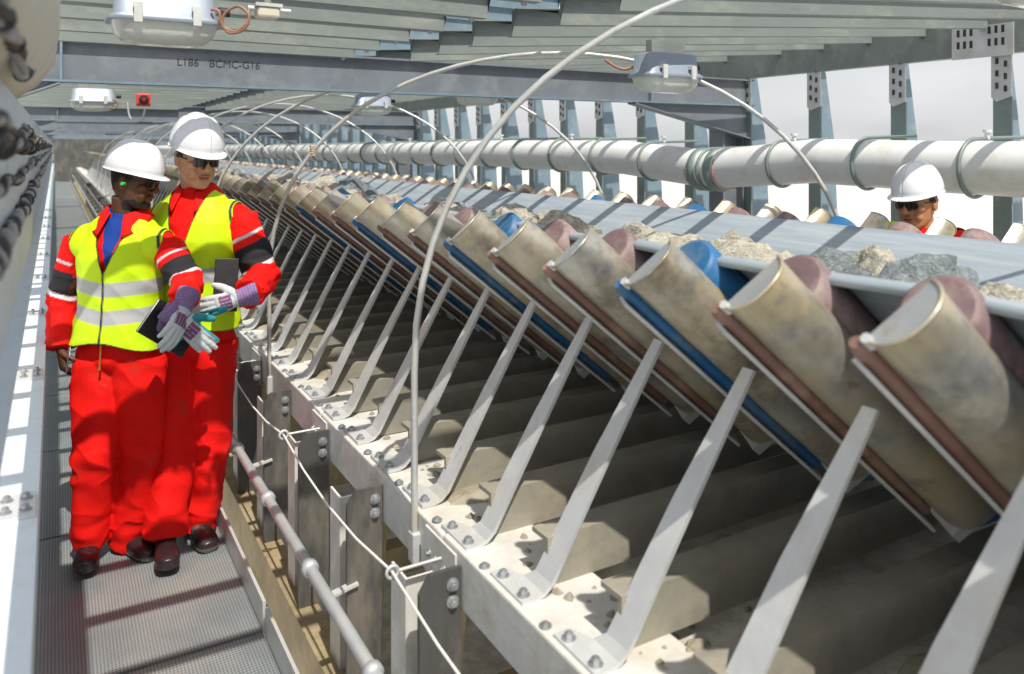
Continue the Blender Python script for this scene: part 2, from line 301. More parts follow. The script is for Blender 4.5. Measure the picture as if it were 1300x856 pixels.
def guard_lip():                                   # pale folded lip along the lower edge
    c = RC - Qv * 0.101 + Wv * 0.048; m = MB(); m.obox(c + AX * (RL / 2 + 0.01), AX * (RL / 2 - 0.02), Qv * 0.004, Wv * 0.018); return m
def guard_stud():
    m = MB(); m.tube([RC - Qv * 0.066 + Wv * 0.052 - AX * 0.012, RC - Qv * 0.066 + Wv * 0.052 + AX * 0.01], 0.009, 8); return m
def wing_mb():
    m = MB(); m.tube([RQ + AX * 0.118, RQ + AX * 0.124, RQ + AX * (RL + 0.0), RQ + AX * (RL + 0.01)], [RR - 0.010, RR, RR, RR - 0.010], 28, True, 0, 1)
    return m
def centre_mb():
    m = MB(); z = 0.985; m.tube([(1.86, RC.y, z), (2 * CX - 1.86, RC.y, z)], 0.082, 24, True, 0, 1); return m
def shoe_mb():                                     # grey block that carries the roller's lower end
    m = MB(); c = RC + AX * (RL + 0.035); m.obox(c + Wv * 0.03 - Qv * 0.03, AX * 0.018, Qv * 0.05, Wv * 0.05); m.obox(c - MM * 0.045 - AX * .01, AX * 0.014, MM * 0.03, YY * 0.02); return m
TIP = Vector((1.300, -0.085, 1.318)); 
def bracket_mb():
    m = MB(); t = 0.010; y0, y1 = -0.085, -0.01; pr = []                # outer face profile in XZ, half widths in Y
    foot = [(0.985, ZS + 0.001), (1.035, ZS + 0.001)]
    fy = 0.115
    prof = [(0.962, ZS + 0.012, y0 + fy, y1 + fy + 0.085), (1.005, ZS + 0.012, y0 + fy, y1 + fy + 0.085), (1.023, ZS + 0.018, y0 + fy, y1 + fy + 0.02), (1.040, ZS + 0.040, y0 + fy - .008, y1 + fy - .008), (1.17, ZS + 0.335, y0 + fy * .46 + 0.002, y1 + fy * .46 - 0.014), (TIP.x, TIP.z, y0 + 0.006, y0 + 0.036)]
    top = []
    for i, (x, z, a, b) in enumerate(prof):
        j0 = max(i - 1, 0); j1 = min(i + 1, len(prof) - 1); d = Vector((prof[j1][0] - prof[j0][0], 0, prof[j1][1] - prof[j0][1])).normalized(); nn = Vector((d.z, 0, -d.x)) * 0.010
        top.append([Vector((x, a, z)), Vector((x, b, z)), Vector((x, b, z)) + nn, Vector((x, a, z)) + nn])
    vs = [p for q in top for p in q]; fs = [(i * 4 + j, i * 4 + (j + 1) % 4, i * 4 + 4 + (j + 1) % 4, i * 4 + 4 + j) for i in range(len(top) - 1) for j in range(4)] + [(3, 2, 1, 0), tuple(len(vs) - 4 + j for j in range(4))]
    m.add(vs, fs)
    return m
def beam_mb():
    m = MB(); m.box(1.06, 2 * CX - 1.06, 0.07, 0.083, ZS + 0.004, ZS + 0.125); m.box(1.06, 2 * CX - 1.06, 0.083, 0.145, ZS + 0.113, ZS + 0.125); return m
gd = guard_mb(); gm = gd.mesh('roller_guard', [M['guard'], M['cap']]); gmr = gd.mirror_x(CX, RZ).mesh('roller_guard', [M['guard'], M['cap']])
strips = {c: strip_mb_bar().mesh('edge_strip', M[c if c != 'mauve' else 'strip']) for c in ('mauve', 'blue', 'cream')}
lipm = guard_lip().mesh('guard_lip', M['galv']); studm = guard_stud().mesh('stud', M['galv'])
wg = wing_mb(); wings = {}; cents = {}; ce = centre_mb()
for c in ('mauve', 'blue', 'cream'):
    pk = M[c]
    wings[c] = (wg.mesh('wing_roller', [M[c], pk]), wg.mirror_x(CX, RZ).mesh('wing_roller', [M[c], pk])); cents[c] = ce.mesh('centre_roller', [M[c], pk])
shm = shoe_mb(); shoem = shm.mesh('roller_shoe', M['galv']); shoer = shm.mirror_x(CX, RZ).mesh('roller_shoe', M['galv'])
bk = bracket_mb(); bkm = bk.mesh('support_bracket', M['galv']); bkr = bk.mirror_x(CX).mesh('support_bracket', M['galv'])
bmm = beam_mb().mesh('base_beam', M['base'])
bo = bolt_mb((0.982, 0.058, ZS + 0.012), (0, 0, 1), 0.012, 0.014); bom = bo.mesh('bolt', M['bolt']); bo2 = bolt_mb((0.982, 0.158, ZS + 0.012), (0, 0, 1), 0.012, 0.014).mesh('bolt', M['bolt']); bo3 = bolt_mb((0.968, 0.232, ZS + 0.005), (0, 0, 1), 0.011, 0.006).mesh('bolt', M['bolt'])
colours = {-3: 'mauve', -2: 'blue', -1: 'mauve', 0: 'mauve', 1: 'blue', 2: 'mauve', 3: 'mauve', 4: 'blue', 5: 'mauve', 6: 'mauve', 7: 'blue', 8: 'mauve', 9: 'mauve', 10: 'blue'}
word = {'mauve': 'mauve', 'blue': 'blue', 'cream': 'tan'}
NST = 112
for i in range(-4, NST):
    c = colours.get(i, 'mauve' if i % 5 else 'mauve'); yy = Y0 + SP * i
    if i < 0: lab = f'idler station with {word[c]} rollers at the near right edge, {ORD[3 + i + 1 - (1 if i>-4 else 0)] if i > -4 else "last"} before the camera' if False else None
    if i < 0: lab = ['idler station with mauve rollers beyond the right picture edge, nearest of all', 'idler station with mauve rollers half cut by the right picture edge', 'blue idler station next to the near end, cut by the picture edge', 'mauve idler station whose big silver guard fills the lower right corner'][i + 4]
    elif i <= 14: lab = f'{ORD[i + 1]} idler station from the lower right corner, with {word[c]} rollers and silver guard'
    else: lab = ('idler station in the mid distance beside the taller man\'s elbow' if i < 26 else 'tiny idler station in the far row behind the two men')
    st = thing('idler_station', lab, 'conveyor idler', (1.0, yy, ZS), 'idler stations carrying the conveyor belt')
    def P(nm, me, parent=None):
        o = place(nm, me, parent or st)
        if parent is None: o.location = (-1.0, 0, -ZS)
        return o
    gL = P('roller_guard', gm); P('roller_guard', gmr); wL = P('wing_roller', wings[c][0]); P('wing_roller', wings[c][1])
    if i < 60:
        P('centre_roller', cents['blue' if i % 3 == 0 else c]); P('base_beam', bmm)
    b1 = P('support_bracket', bkm)
    if i < 40:
        P('roller_shoe', shoem); P('guard_lip', lipm, gL); P('edge_strip', strips[c]); P('roller_shoe', shoer); P('support_bracket', bkr)
    if i < 16:
        P('bolt', bom, b1); P('bolt', bo2, b1); P('bolt', bo3, b1); P('stud', studm, gL)
# ------------------------------------------------------------------ belt
rc = RQ; top = MM * (RR + 0.006)
eL = rc + top + AX * 0.19; eB = rc + top + AX * (RL - 0.02)
prof = [Vector((eL.x - 0.075, 0, eL.z + 0.004)), Vector((eL.x - 0.03, 0, eL.z + 0.006)), Vector((eL.x + 0.0, 0, eL.z - 0.004))]
prof += [eL.lerp(eB, t) for t in (0.08, 0.3, 0.55, 0.8)] + [Vector((eB.x - 0.02, 0, eB.z + 0.012)), Vector((eB.x + 0.06, 0, eB.z - 0.012)), Vector((CX, 0, eB.z - 0.02))]
zc = prof[-1].z
pts = [(p.x, p.z) for p in prof]; full = pts + [(2 * CX - x, z + RZ) for x, z in reversed(pts[:-1])]
# the far edge runs straight up between the rollers
full = full[:-3] + [(2 * CX - eL.x + 0.01, eL.z + 0.004 + RZ)]
th = 0.016; prof_lo = []
mbelt = MB(); ys = list(np.linspace(Y0 - 1.6, 16, 60)) + list(np.linspace(17, YEND, 20)); n = len(full)
vs = []
for yv in ys:
    for x, z in full:
        w = 0.004 * math.sin(yv * 2 * math.pi / SP) if x > CX + 0.5 else 0.006 * math.sin(yv * 9)
        vs.append((x, yv, z + w))
    for x, z in full:
        w = 0.004 * math.sin(yv * 2 * math.pi / SP) if x > CX + 0.5 else 0.006 * math.sin(yv * 9)
        vs.append((x + (0.002 if x < CX else -0.002), yv, z + w - th))
fs = []; q = 2 * n
for j in range(len(ys) - 1):
    for i in range(n - 1):
        fs.append((j * q + i, j * q + i + 1, (j + 1) * q + i + 1, (j + 1) * q + i)); fs.append((j * q + n + i + 1, j * q + n + i, (j + 1) * q + n + i, (j + 1) * q + n + i + 1))
    fs.append((j * q, (j + 1) * q, (j + 1) * q + n, j * q + n)); fs.append((j * q + n - 1, j * q + 2 * n - 1, (j + 1) * q + 2 * n - 1, (j + 1) * q + n - 1))
mbelt.add(vs, fs, True)
belt = mbelt.build('conveyor_belt', M['belt']); tag(belt, 'wide pale blue-grey troughed conveyor belt carrying lumps of ore', 'conveyor belt')
# ------------------------------------------------------------------ rocks on the belt
def rock_mesh(seed, rad=1.0, sub=3):
    bm = bmesh.new(); bmesh.ops.create_icosphere(bm, subdivisions=sub, radius=1)
    o = Vector((seed * 3.1, seed * 1.7, seed * 0.9)); rnd = random.Random(seed)
    planes = [(Vector((rnd.uniform(-1, 1), rnd.uniform(-1, 1), rnd.uniform(-1, 1))).normalized(), rnd.uniform(0.55, 0.85)) for _ in range(9)]
    for v in bm.verts:
        d = v.co.normalized(); r = 1.0
        for nn, h in planes:
            k = d.dot(nn)
            if k > 0.05: r = min(r, h / k)
        r *= 1 + 0.14 * noise.noise(d * 2.2 + o) + 0.09 * noise.noise(d * 5 + o) + 0.05 * noise.noise(d * 11 + o)
        v.co = d * r
    me = bpy.data.meshes.new('rock'); bm.to_mesh(me); bm.free(); return me
rmesh = []
for sd in range(9):
    me = rock_mesh(sd + 1, 1, 4); me.materials.append(M['rock_dark'] if sd % 3 == 2 else M['rock']); rmesh.append(me)
def rock(x, y, z, s, mi, lab, rot=None):
    o = place('rock', rmesh[mi], None, (x, y, z)); o.scale = s; o.rotation_euler = rot or (random.uniform(0, 6), random.uniform(0, 6), random.uniform(0, 6))
    return tag(o, lab, 'rock', 'ore rocks lying on the belt')
zb = zc
def at_line(u, k=1.0):                             # place along the belt at picture column u for a rock line at x=1.9
    X = 1.88; d = X / (CT * (u - 70) / F); return (d - X * ST) / CT
named = [(1172, 0.17, 2, 'dark grey boulder standing tallest on the belt behind the second mauve roller from the right'), (1115, 0.14, 5, 'low dark rock just left of the tallest dark boulder'), (1125, 0.16, 0, 'pale rock between the two dark boulders, set back'),
         (1075, 0.15, 8, 'dark lump leaning at the foot of the pale ridge rock'), (1010, 0.20, 1, 'long pale ridge shaped rock behind the silver guard, its top lit'), (945, 0.16, 3, 'mottled pale rock right of the bright blue roller end'),
         (918, 0.12, 4, 'small brownish rock close to the blue roller end'), (858, 0.19, 6, 'broad flat pale rock between two roller ends left of the blue one'), (1335, 0.17, 7, 'pale rock cut by the right edge of the picture'), (800, 0.15, 0, 'pale rock behind the roller end with the tan face')]
for u, s, mi, lab in named:
    yv = at_line(u); rock(1.86 + random.uniform(-0.05, 0.1), yv, 1.48 - s * .7, (s * .9, s * 1.2, s * 0.85), mi, lab)
    for j in range(2): rock(1.9 + random.uniform(-0.12, 0.18), yv + random.uniform(-0.12, 0.12), zb + 0.19, (0.17, 0.19, 0.19), random.randrange(9), 'buried lower rock packed under the lumps on the belt')
yv = 3.0
while yv < 13:
    big = random.random() < 0.5; s = random.uniform(0.11, 0.19)
    rock(1.82 + random.uniform(-0.1, 0.22), yv, 1.40 + random.uniform(-.05,.05) - s * .3, (s, s * 1.3, s * 0.9), random.randrange(9), 'grey ore rock far along the belt behind the hoop feet')
    rock(1.9 + random.uniform(-0.1, 0.2), yv + 0.08, zb + 0.19, (0.18, 0.2, 0.19), random.randrange(9), 'buried lower rock packed under the lumps on the belt')
    yv += random.uniform(0.12, 0.34)
fine = MB(); rnd = random.Random(4)
fy = np.arange(0.3, 40, 0.09); fx = np.linspace(1.62, 2.36, 10)
vs = []
for a in fy:
    for b in fx:
        e = 1 - ((b - 1.95) / 0.42) ** 2; vs.append((b, a, zb - 0.02 + max(-0.02, e) * (0.22 + 0.16 * noise.noise(Vector((b * 4, a * 3, 0)))) + 0.05 * noise.noise(Vector((b * 14, a * 12, 3)))))
nb = len(fx); fine.add(vs, [(i * nb + j, i * nb + j + 1, (i + 1) * nb + j + 1, (i + 1) * nb + j) for i in range(len(fy) - 1) for j in range(nb - 1)], False)
tag(fine.build('crushed_ore', M['rock']), 'bed of crushed grey ore along the bottom of the belt trough', 'ore', kind='stuff')
# spilled dirt on the deck and stringer
dm = MB(); rnd = random.Random(9)
for _ in range(420):
    yv = rnd.uniform(0.9, 6.0); x = rnd.choice([rnd.uniform(1.06, 1.2), rnd.uniform(1.2, 2.9), rnd.uniform(1.05, 1.5)]); z = ZS + 0.002 if x < 1.2 else ZS - 0.045
    r = rnd.uniform(0.006, 0.022); k = 7
    ring = [(x + r * math.cos(a) * rnd.uniform(.6, 1.2), yv + r * math.sin(a) * rnd.uniform(.6, 1.2), z) for a in np.linspace(0, 2 * math.pi, k, endpoint=False)]
    dm.add(ring + [(x + rnd.uniform(-.3, .3) * r, yv, z + r * rnd.uniform(.4, 1))], [(i, (i + 1) % k, k) for i in range(k)])
for cyy in [Y0 + SP * i + 0.04 for i in range(0, 16)]:                 # heaps against the base beams
    for _ in range(3):
        x = rnd.uniform(1.1, 1.7); w = rnd.uniform(0.05, 0.12); k = 9; h = rnd.uniform(0.02, 0.05)
        cen = (x, cyy + rnd.uniform(-0.02, 0.02), (ZS if x < 1.2 else ZS - 0.046))
        r1 = [(cen[0] + w * math.cos(a) * rnd.uniform(.7, 1.2), cen[1] + w * .55 * math.sin(a) * rnd.uniform(.7, 1.2), cen[2]) for a in np.linspace(0, 2 * math.pi, k, endpoint=False)]
        r2 = [(cen[0] + (p[0] - cen[0]) * .5, cen[1] + (p[1] - cen[1]) * .5, cen[2] + h * rnd.uniform(.6, 1)) for p in r1]
        dm.add(r1 + r2 + [(cen[0], cen[1], cen[2] + h)], [(i, (i + 1) % k, k + (i + 1) % k, k + i) for i in range(k)] + [(k + i, k + (i + 1) % k, 2 * k) for i in range(k)])
tag(dm.build('spilled_dirt', M['dirt']), 'dark spilled dirt and crumbs of ore lying under the rollers', 'dirt', kind='stuff')
# ------------------------------------------------------------------ rail, cord, hoops
rl = thing('guard_rail', 'round galvanised guard rail with ring couplings running low beside the walkway', 'guard rail', (0.758, 0, 0.35))
a = MB(); a.tube([(0, -0.5, 0), (0, YEND, 0)], 0.0195, 14); a.build('rail_tube', M['rail'], rl)
cl = MB(); cl.tube([(0, -0.018, 0), (0, -0.012, 0), (0, 0.012, 0), (0, 0.018, 0)], [0.022, 0.029, 0.029, 0.022], 14); clm = cl.mesh('coupling', M['rail'])
rb = MB(); rb.bar((0, 0, 0), (0.1, 0, 0.02), 0.03, 0.008); rbm = rb.mesh('rail_arm', M['galv'])
for i in range(24): place('coupling', clm, rl, (0, 1.45 + 0.62 * i, 0)); place('rail_arm', rbm, rl, (0.0, 1.31 + 1.18 * i, 0))
eyes = [posts[i] + 0.12 for i in range(len(posts)) if i % 2 == 1]
cp = []
for i in range(len(eyes) - 1):
    for t in (0, 0.25, 0.5, 0.75): cp.append((0.795, eyes[i] + (eyes[i + 1] - eyes[i]) * t, ZS - 0.06 - 0.05 * 4 * t * (1 - t)))
m = MB(); m.tube(cp, 0.0042, 6); tag(m.build('pull_cord', M['rope']), 'thin white emergency pull cord threaded through eye rods on the frame', 'cord')
hl = ['tallest and nearest bare rod hoop arching out of the top of the picture', 'second rod hoop, arching whole over the belt with a tied joint low on its left', 'third rod hoop, rising behind the taller man', 'fourth rod hoop, its top just left of the third', 'fifth rod hoop, seen above the helmets']
for i in range(-1, 12):
    ya = 2.20 + 1.86 * i; a_, b_ = Vector((0.936, ya, ZS - 0.16)), Vector((3.27, ya - 1.62, ZS - 0.1))
    pts = [a_, a_ + Vector((0, 0, 0.10))]
    for t in np.linspace(0, 1, 34):
        ang = math.pi * (1 - t); cxx = (a_ + b_) / 2; half = (b_ - a_) / 2
        base = cxx + half * (-math.cos(math.pi * t)) ; base.z = 0
        zz = 1.12 + (1.23 if i == 0 else 1.14) * (math.sin(math.pi * t) ** 0.92 if 0 < t < 1 else 0)
        pts.append(Vector((base.x, base.y, zz + noise.noise(Vector((t * 3, i * 5.1, 0))) * 0.02)))
    pts += [b_ + Vector((0, 0, 0.10)), b_]
    h = thing('hoop_rod', hl[i] if 0 <= i < 5 else ('rod hoop beyond the right edge, before the tallest one' if i < 0 else 'small far rod hoop in the row above the helmets'), 'hoop', a_, 'rod hoops over the conveyor')
    m = MB(); m.tube(pts, 0.0105, 10); o = m.build('rod', M['hoop']); par(o, h)
    m = MB(); m.box(0.923, 0.949, ya - 0.02, ya + 0.02, ZS - 0.15, ZS - 0.06); o = m.build('clamp', M['galv']); par(o, h); bevel(o, 0.004)
    if i == 1:
        c = pts[8]; m = MB()
        for k in range(5): m.tube([c + Vector((0.013 * math.cos(a), 0.013 * math.sin(a), 0.012 * (k - 2) + 0.004 * math.sin(3 * a + k))) for a in np.linspace(0, 6.28, 11)], 0.004, 5)
        m.tube([c, c + Vector((0.02, -0.03, 0.02))], 0.002, 5); par(m.build('wire_tie', M['cream']), h)
# ------------------------------------------------------------------ right pipe
PX = 4.45; PZ = 1.68
pp = thing('steel_pipe', 'long white painted steel pipe along the far side with banding clamps and a joint', 'pipe', (PX, 0, PZ))
pline = [(0.05, -1.5, 0.02), (0.0, 1.9, -0.005), (0.0, 2.6, 0.0), (0.02, 3.6, 0.02), (0.0, 4.55, -0.06)]
pl2 = [(0.0, 4.55, -0.06), (-0.03, 5.6, 0.02), (-0.05, 6.6, 0.03), (-0.1, 8, 0.04), (-0.1, 14, 0.0), (-0.15, 24, 0.0), (-0.2, YEND, 0)]
def smooth_line(p, n=6):
    out = []
    for i in range(len(p) - 1):
        for k in range(n): out.append(Vector(p[i]).lerp(Vector(p[i + 1]), k / n))
    return out + [Vector(p[-1])]
for q in (pline, pl2):
    m = MB(); m.tube(smooth_line(q), 0.15, 32); m.build('pipe_section', M['pipe'], pp)
c = Vector(pline[-1])
for dy in (-0.09, 0.09):
    m = MB(); m.tube([c + Vector((0, dy - 0.035, 0)), c + Vector((0, dy - 0.02, 0)), c + Vector((0, dy + 0.02, 0)), c + Vector((0, dy + 0.035, 0))], [0.152, 0.172, 0.172, 0.152], 32); m.build('coupling', M['clamp'], pp)
m = MB(); m.box(-0.03, 0.03, -0.12, 0.12, 0.174, 0.20); m.build('coupling_bolt', M['bolt'], pp)
for dy in (-0.15, 0.15): m = MB(); m.tube([c + Vector((0, dy - 0.008, 0)), c + Vector((0, dy + 0.008, 0))], 0.1535, 32); m.build('red_band', M['faded_red'], pp)
cols = [2.63 + 0.68 * i for i in range(-5, 58)]
cm = MB(); cm.tube([Vector((0.165 * math.cos(a), 0, 0.165 * math.sin(a))) for a in np.linspace(-0.3 * math.pi, -2.02 * math.pi + 0.65, 30)] , 0.012, 8)
cm = MB(); arc = [Vector((0.163 * math.cos(a), 0, 0.163 * math.sin(a))) for a in np.linspace(R(-60), R(-270), 26)] + [Vector((0.2, 0.0, 0.168)), Vector((0.5, 0.0, 0.175))]
cm.tube(arc, 0.011, 8); cmm = cm.mesh('pipe_clamp', M['clamp'])
sm = MB(); sm.tube([(0.12, 0, 0.16), (0.12, 0, 0.21)], 0.014, 8); sm.tube([(0.12, 0, 0.20), (0.12, 0, 0.215)], 0.026, 6); smm = sm.mesh('clamp_nut', M['pipe'])
def pipe_at(yv):
    q = pline if yv < 4.55 else pl2
    for i in range(len(q) - 1):
        if q[i][1] <= yv <= q[i + 1][1]: return Vector(q[i]).lerp(Vector(q[i + 1]), (yv - q[i][1]) / (q[i + 1][1] - q[i][1]))
    return Vector(q[-1])
for i, yv in enumerate(cols):
    if yv < -1.4 or yv > 26: continue
    p = pipe_at(yv - 0.12); p = Vector((p.x, yv - 0.12, p.z)); k = place('pipe_clamp', cmm, pp, p)
    if yv < 12 and i % 2: place('clamp_nut', smm, k)
# ------------------------------------------------------------------ right wall columns, eave, portal frames
WX = 4.95
pm = MB(); pm.box(0, 0.012, -0.055, 0.055, -0.5, 2.1); pm.box(0.012, 0.055, 0.043, 0.055, -0.5, 2.36); postm2 = pm.mesh('post', M['clamp'])
pn = MB(); pn.prism([(0.014, 0.035, -0.5), (0.42, 0.035, -0.5), (0.27, 0.035, 1.85), (0.155, 0.035, 2.44), (0.014, 0.035, 2.44)], (0, 0.008, 0)); panm = pn.mesh('tapered_web', M['blue_steel'])
bp = MB(); bp.prism([(-0.012, -0.058, 2.10), (-0.012, 0.03, 2.07), (-0.012, 0.06, 2.10), (-0.012, 0.06, 2.40), (-0.012, -0.058, 2.40)], (0.011, 0, 0)); bpm = bp.mesh('bolted_plate', M['galv'])
sl_ = MB()
for i in range(4):
    for j in (0, 1): sl_.tube([(-0.0135, -0.025 + 0.05 * j, 2.13 + 0.075 * i + 0.02 * j), (-0.0135, -0.025 + 0.05 * j, 2.165 + 0.075 * i + 0.02 * j)], 0.009, 8)
slm = sl_.mesh('slot', M['black'])
for i, yv in enumerate(cols):
    if yv < 0.3: lab = 'blue-grey wall column near the camera, outside the right edge of the picture'
    elif yv < 8: lab = f'{ORD[int(round((yv - 1.27) / 0.68))]} tapered blue-grey wall column behind the pipe, counted from the right'
    else: lab = 'narrow far wall column in the dense row beyond the pipe joint'
    t = thing('wall_column', lab, 'column', (WX, yv, -0.5), 'tapered wall columns behind the pipe')
    for nm, me in (('post', postm2), ('tapered_web', panm), ('bolted_plate', bpm)):
        o = place(nm, me, t, (0, 0, 0.5))
        if nm == 'bolted_plate' and yv < 12: place('slot', slm, o)
m = MB(); ev = thing('eave_beam', 'grey channel eave beam along the tops of the wall columns', 'beam', (WX, 0, 2.38))
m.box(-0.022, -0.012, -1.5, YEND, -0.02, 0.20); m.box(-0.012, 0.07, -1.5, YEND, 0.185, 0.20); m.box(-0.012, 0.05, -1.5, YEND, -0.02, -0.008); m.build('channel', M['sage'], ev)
m = MB(); m.box(-0.034, -0.024, 2.55, 2.92, -0.035, 0.16); o = m.build('splice_plate', M['galv'], ev)
m = MB()
for r0 in (0.03, 0.105):
    for c0 in (2.60, 2.64, 2.68, 2.79, 2.83, 2.87): m.box(-0.0355, -0.034, c0, c0 + 0.018, r0, r0 + 0.045)
m.build('slot', M['black'], o)
BZ = 2.13; BH = 0.22
def text_mesh(body, size):
    cu = bpy.data.curves.new('lettering', 'FONT'); cu.body = body; cu.size = size; cu.extrude = 0.0008; cu.shear = 0.05
    to = bpy.data.objects.new('t', cu); COL.objects.link(to); dg = bpy.context.evaluated_depsgraph_get(); me = bpy.data.meshes.new_from_object(to.evaluated_get(dg)); bpy.data.objects.remove(to); me.materials.clear(); me.materials.append(M['ink']); return me
for i, yv in enumerate([4.62, 11.6, 18.6, 25.6, 32.6, 39.6]):
    t = thing('portal_beam', ['slate grey crossbeam with marker lettering, nearest of the roof crossbeams', 'second slate roof crossbeam, behind the two helmets'][i] if i < 2 else 'far slate roof crossbeam low above the vanishing point', 'beam', (2.3, yv, BZ), 'roof crossbeams')
    x0, x1 = -0.45 - 2.3, 5.0 - 2.3
    m = MB(); m.box(x0, x1, 0.04, 0.052, 0.012, BH - 0.012); m.build('web', M['beam'], t)
    m = MB(); m.box(x0, x1, 0, 0.10, 0, 0.012); m.build('flange', M['blue_steel'], t); m = MB(); m.box(x0, x1, 0, 0.10, BH - 0.012, BH); m.build('flange', M['beam'], t)
    for xs in (0.02 - 2.3, 3.9 - 2.3):
        m = MB(); m.box(xs, xs + 0.012, 0.002, 0.039, 0.013, BH - 0.013); m.build('stiffener', M['blue_steel'], t)
    m = MB(); m.prism([(3.75 - 2.3, 0.042, -0.002), (x1, 0.042, -0.002), (x1, 0.042, -0.27)], (0, 0.010, 0)); m.bar((3.75 - 2.3, 0.05, -0.006), (x1, 0.05, -0.275), 0.10, 0.010, (0, 0, 1)); m.build('haunch', M['beam'], t)
    m = MB(); m.prism([(0.02 - 2.3, 0.042, -0.002), (-0.45 - 2.3, 0.042, -0.002), (-0.45 - 2.3, 0.042, -0.20)], (0, 0.010, 0)); m.bar((0.02 - 2.3, 0.05, -0.006), (-0.45 - 2.3, 0.05, -0.205), 0.10, 0.010, (0, 0, 1)); m.build('haunch', M['beam'], t)
    m = MB(); m.box(4.72 - 2.3, 4.92 - 2.3, 0.13, 0.145, -BZ - 0.5, 0.16); m.box(4.70 - 2.3, 4.72 - 2.3, 0.06, 0.22, -BZ - 0.5, 0.16); m.box(4.92 - 2.3, 4.935 - 2.3, 0.06, 0.22, -BZ - 0.5, 0.16); m.build('column', M['beam'], t)
    if i == 0:
        for txt, px in (('L186', 224), ('BCMC-G16', 265)):
            d = (4.62 + 0.0) * CT
            for _ in range(4): X = (px - 70) * CT * d / F; d = 4.66 * CT + X * ST
            o = place('lettering', text_mesh(txt, 0.058), t, (X - 2.3, 0.0385, 0.115)); o.rotation_euler = (R(90), 0, 0)
# ------------------------------------------------------------------ roof purlins
def purlin_mb(x0, x1, rise, seedoff=0):
    m = MB(); h = 0.125; t = 0.005; f = 0.045
    def sec(x, z): return [(x, 0, z), (x, f, z), (x, f, z + t), (x, t, z + t), (x, t, z + h - t), (x, -f, z + h - t), (x, -f, z + h), (x, 0, z + h)]
    a, b = sec(x0, 0), sec(x1, rise); n = 8
    m.add(a + b, [tuple(reversed(range(n))), tuple(range(n, 2 * n))] + [(i, (i + 1) % n, n + (i + 1) % n, n + i) for i in range(n)]); return m
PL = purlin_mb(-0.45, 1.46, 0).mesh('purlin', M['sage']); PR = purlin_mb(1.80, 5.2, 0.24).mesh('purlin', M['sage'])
PC = purlin_mb(1.25, 2.05, 0).mesh('purlin', M['blue_steel'])  # blue of the skylight on these short pieces is put into their colour
PB = bolt_mb((1.40, 0.022, 0.0), (0, 0, -1), 0.012, 0.012).mesh('bolt', M['bolt'])
yv = 1.52; i = 0; ZP = 2.30; wz = ['nearest', 'second', 'third', 'fourth', 'fifth', 'sixth', 'seventh', 'eighth']
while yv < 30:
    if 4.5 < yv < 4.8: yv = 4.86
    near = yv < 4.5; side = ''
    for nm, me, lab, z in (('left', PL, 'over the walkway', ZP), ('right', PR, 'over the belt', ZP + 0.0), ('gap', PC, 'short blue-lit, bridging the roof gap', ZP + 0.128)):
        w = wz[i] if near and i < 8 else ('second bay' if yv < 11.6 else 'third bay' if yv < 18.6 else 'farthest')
        t = tag(place('roof_purlin', me, None, (0, yv, z)), (f'{w} steel plate tinted with blue skylight, bridging the roof gap' if nm == 'gap' else f'{w} sage steel roof purlin {lab}') + ('' if near else ', past the lettered crossbeam'), 'purlin', 'roof purlins')
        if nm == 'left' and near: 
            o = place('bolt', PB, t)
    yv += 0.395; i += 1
# ------------------------------------------------------------------ far end
tw = thing('transfer_tower', 'grey steel transfer house closing the far end of the gallery', 'building', (2, YEND + 4, -9))
m = MB(); m.box(-14, 12, 0, 8, 0, 17); m.build('wall', M['beam'], tw)
m = MB()
for k in range(60): m.box(-14 + k * .44, -13.8 + k * .44, -0.06, -0.004, 0, 17)
m.build('cladding', M['beam'], tw)['kind'] = 'stuff'
m = MB(); m.box(-5.5, 3.2, -0.12, -0.065, 7, 12); m.build('painted_shade_panel', M['dark'], tw)  # solid dark slab: the shade of an opening painted on the wall
m = MB(); m.box(-14.5, 12.5, -0.5, 8.5, 17.01, 17.3); m.build('roof', M['sage'], tw)
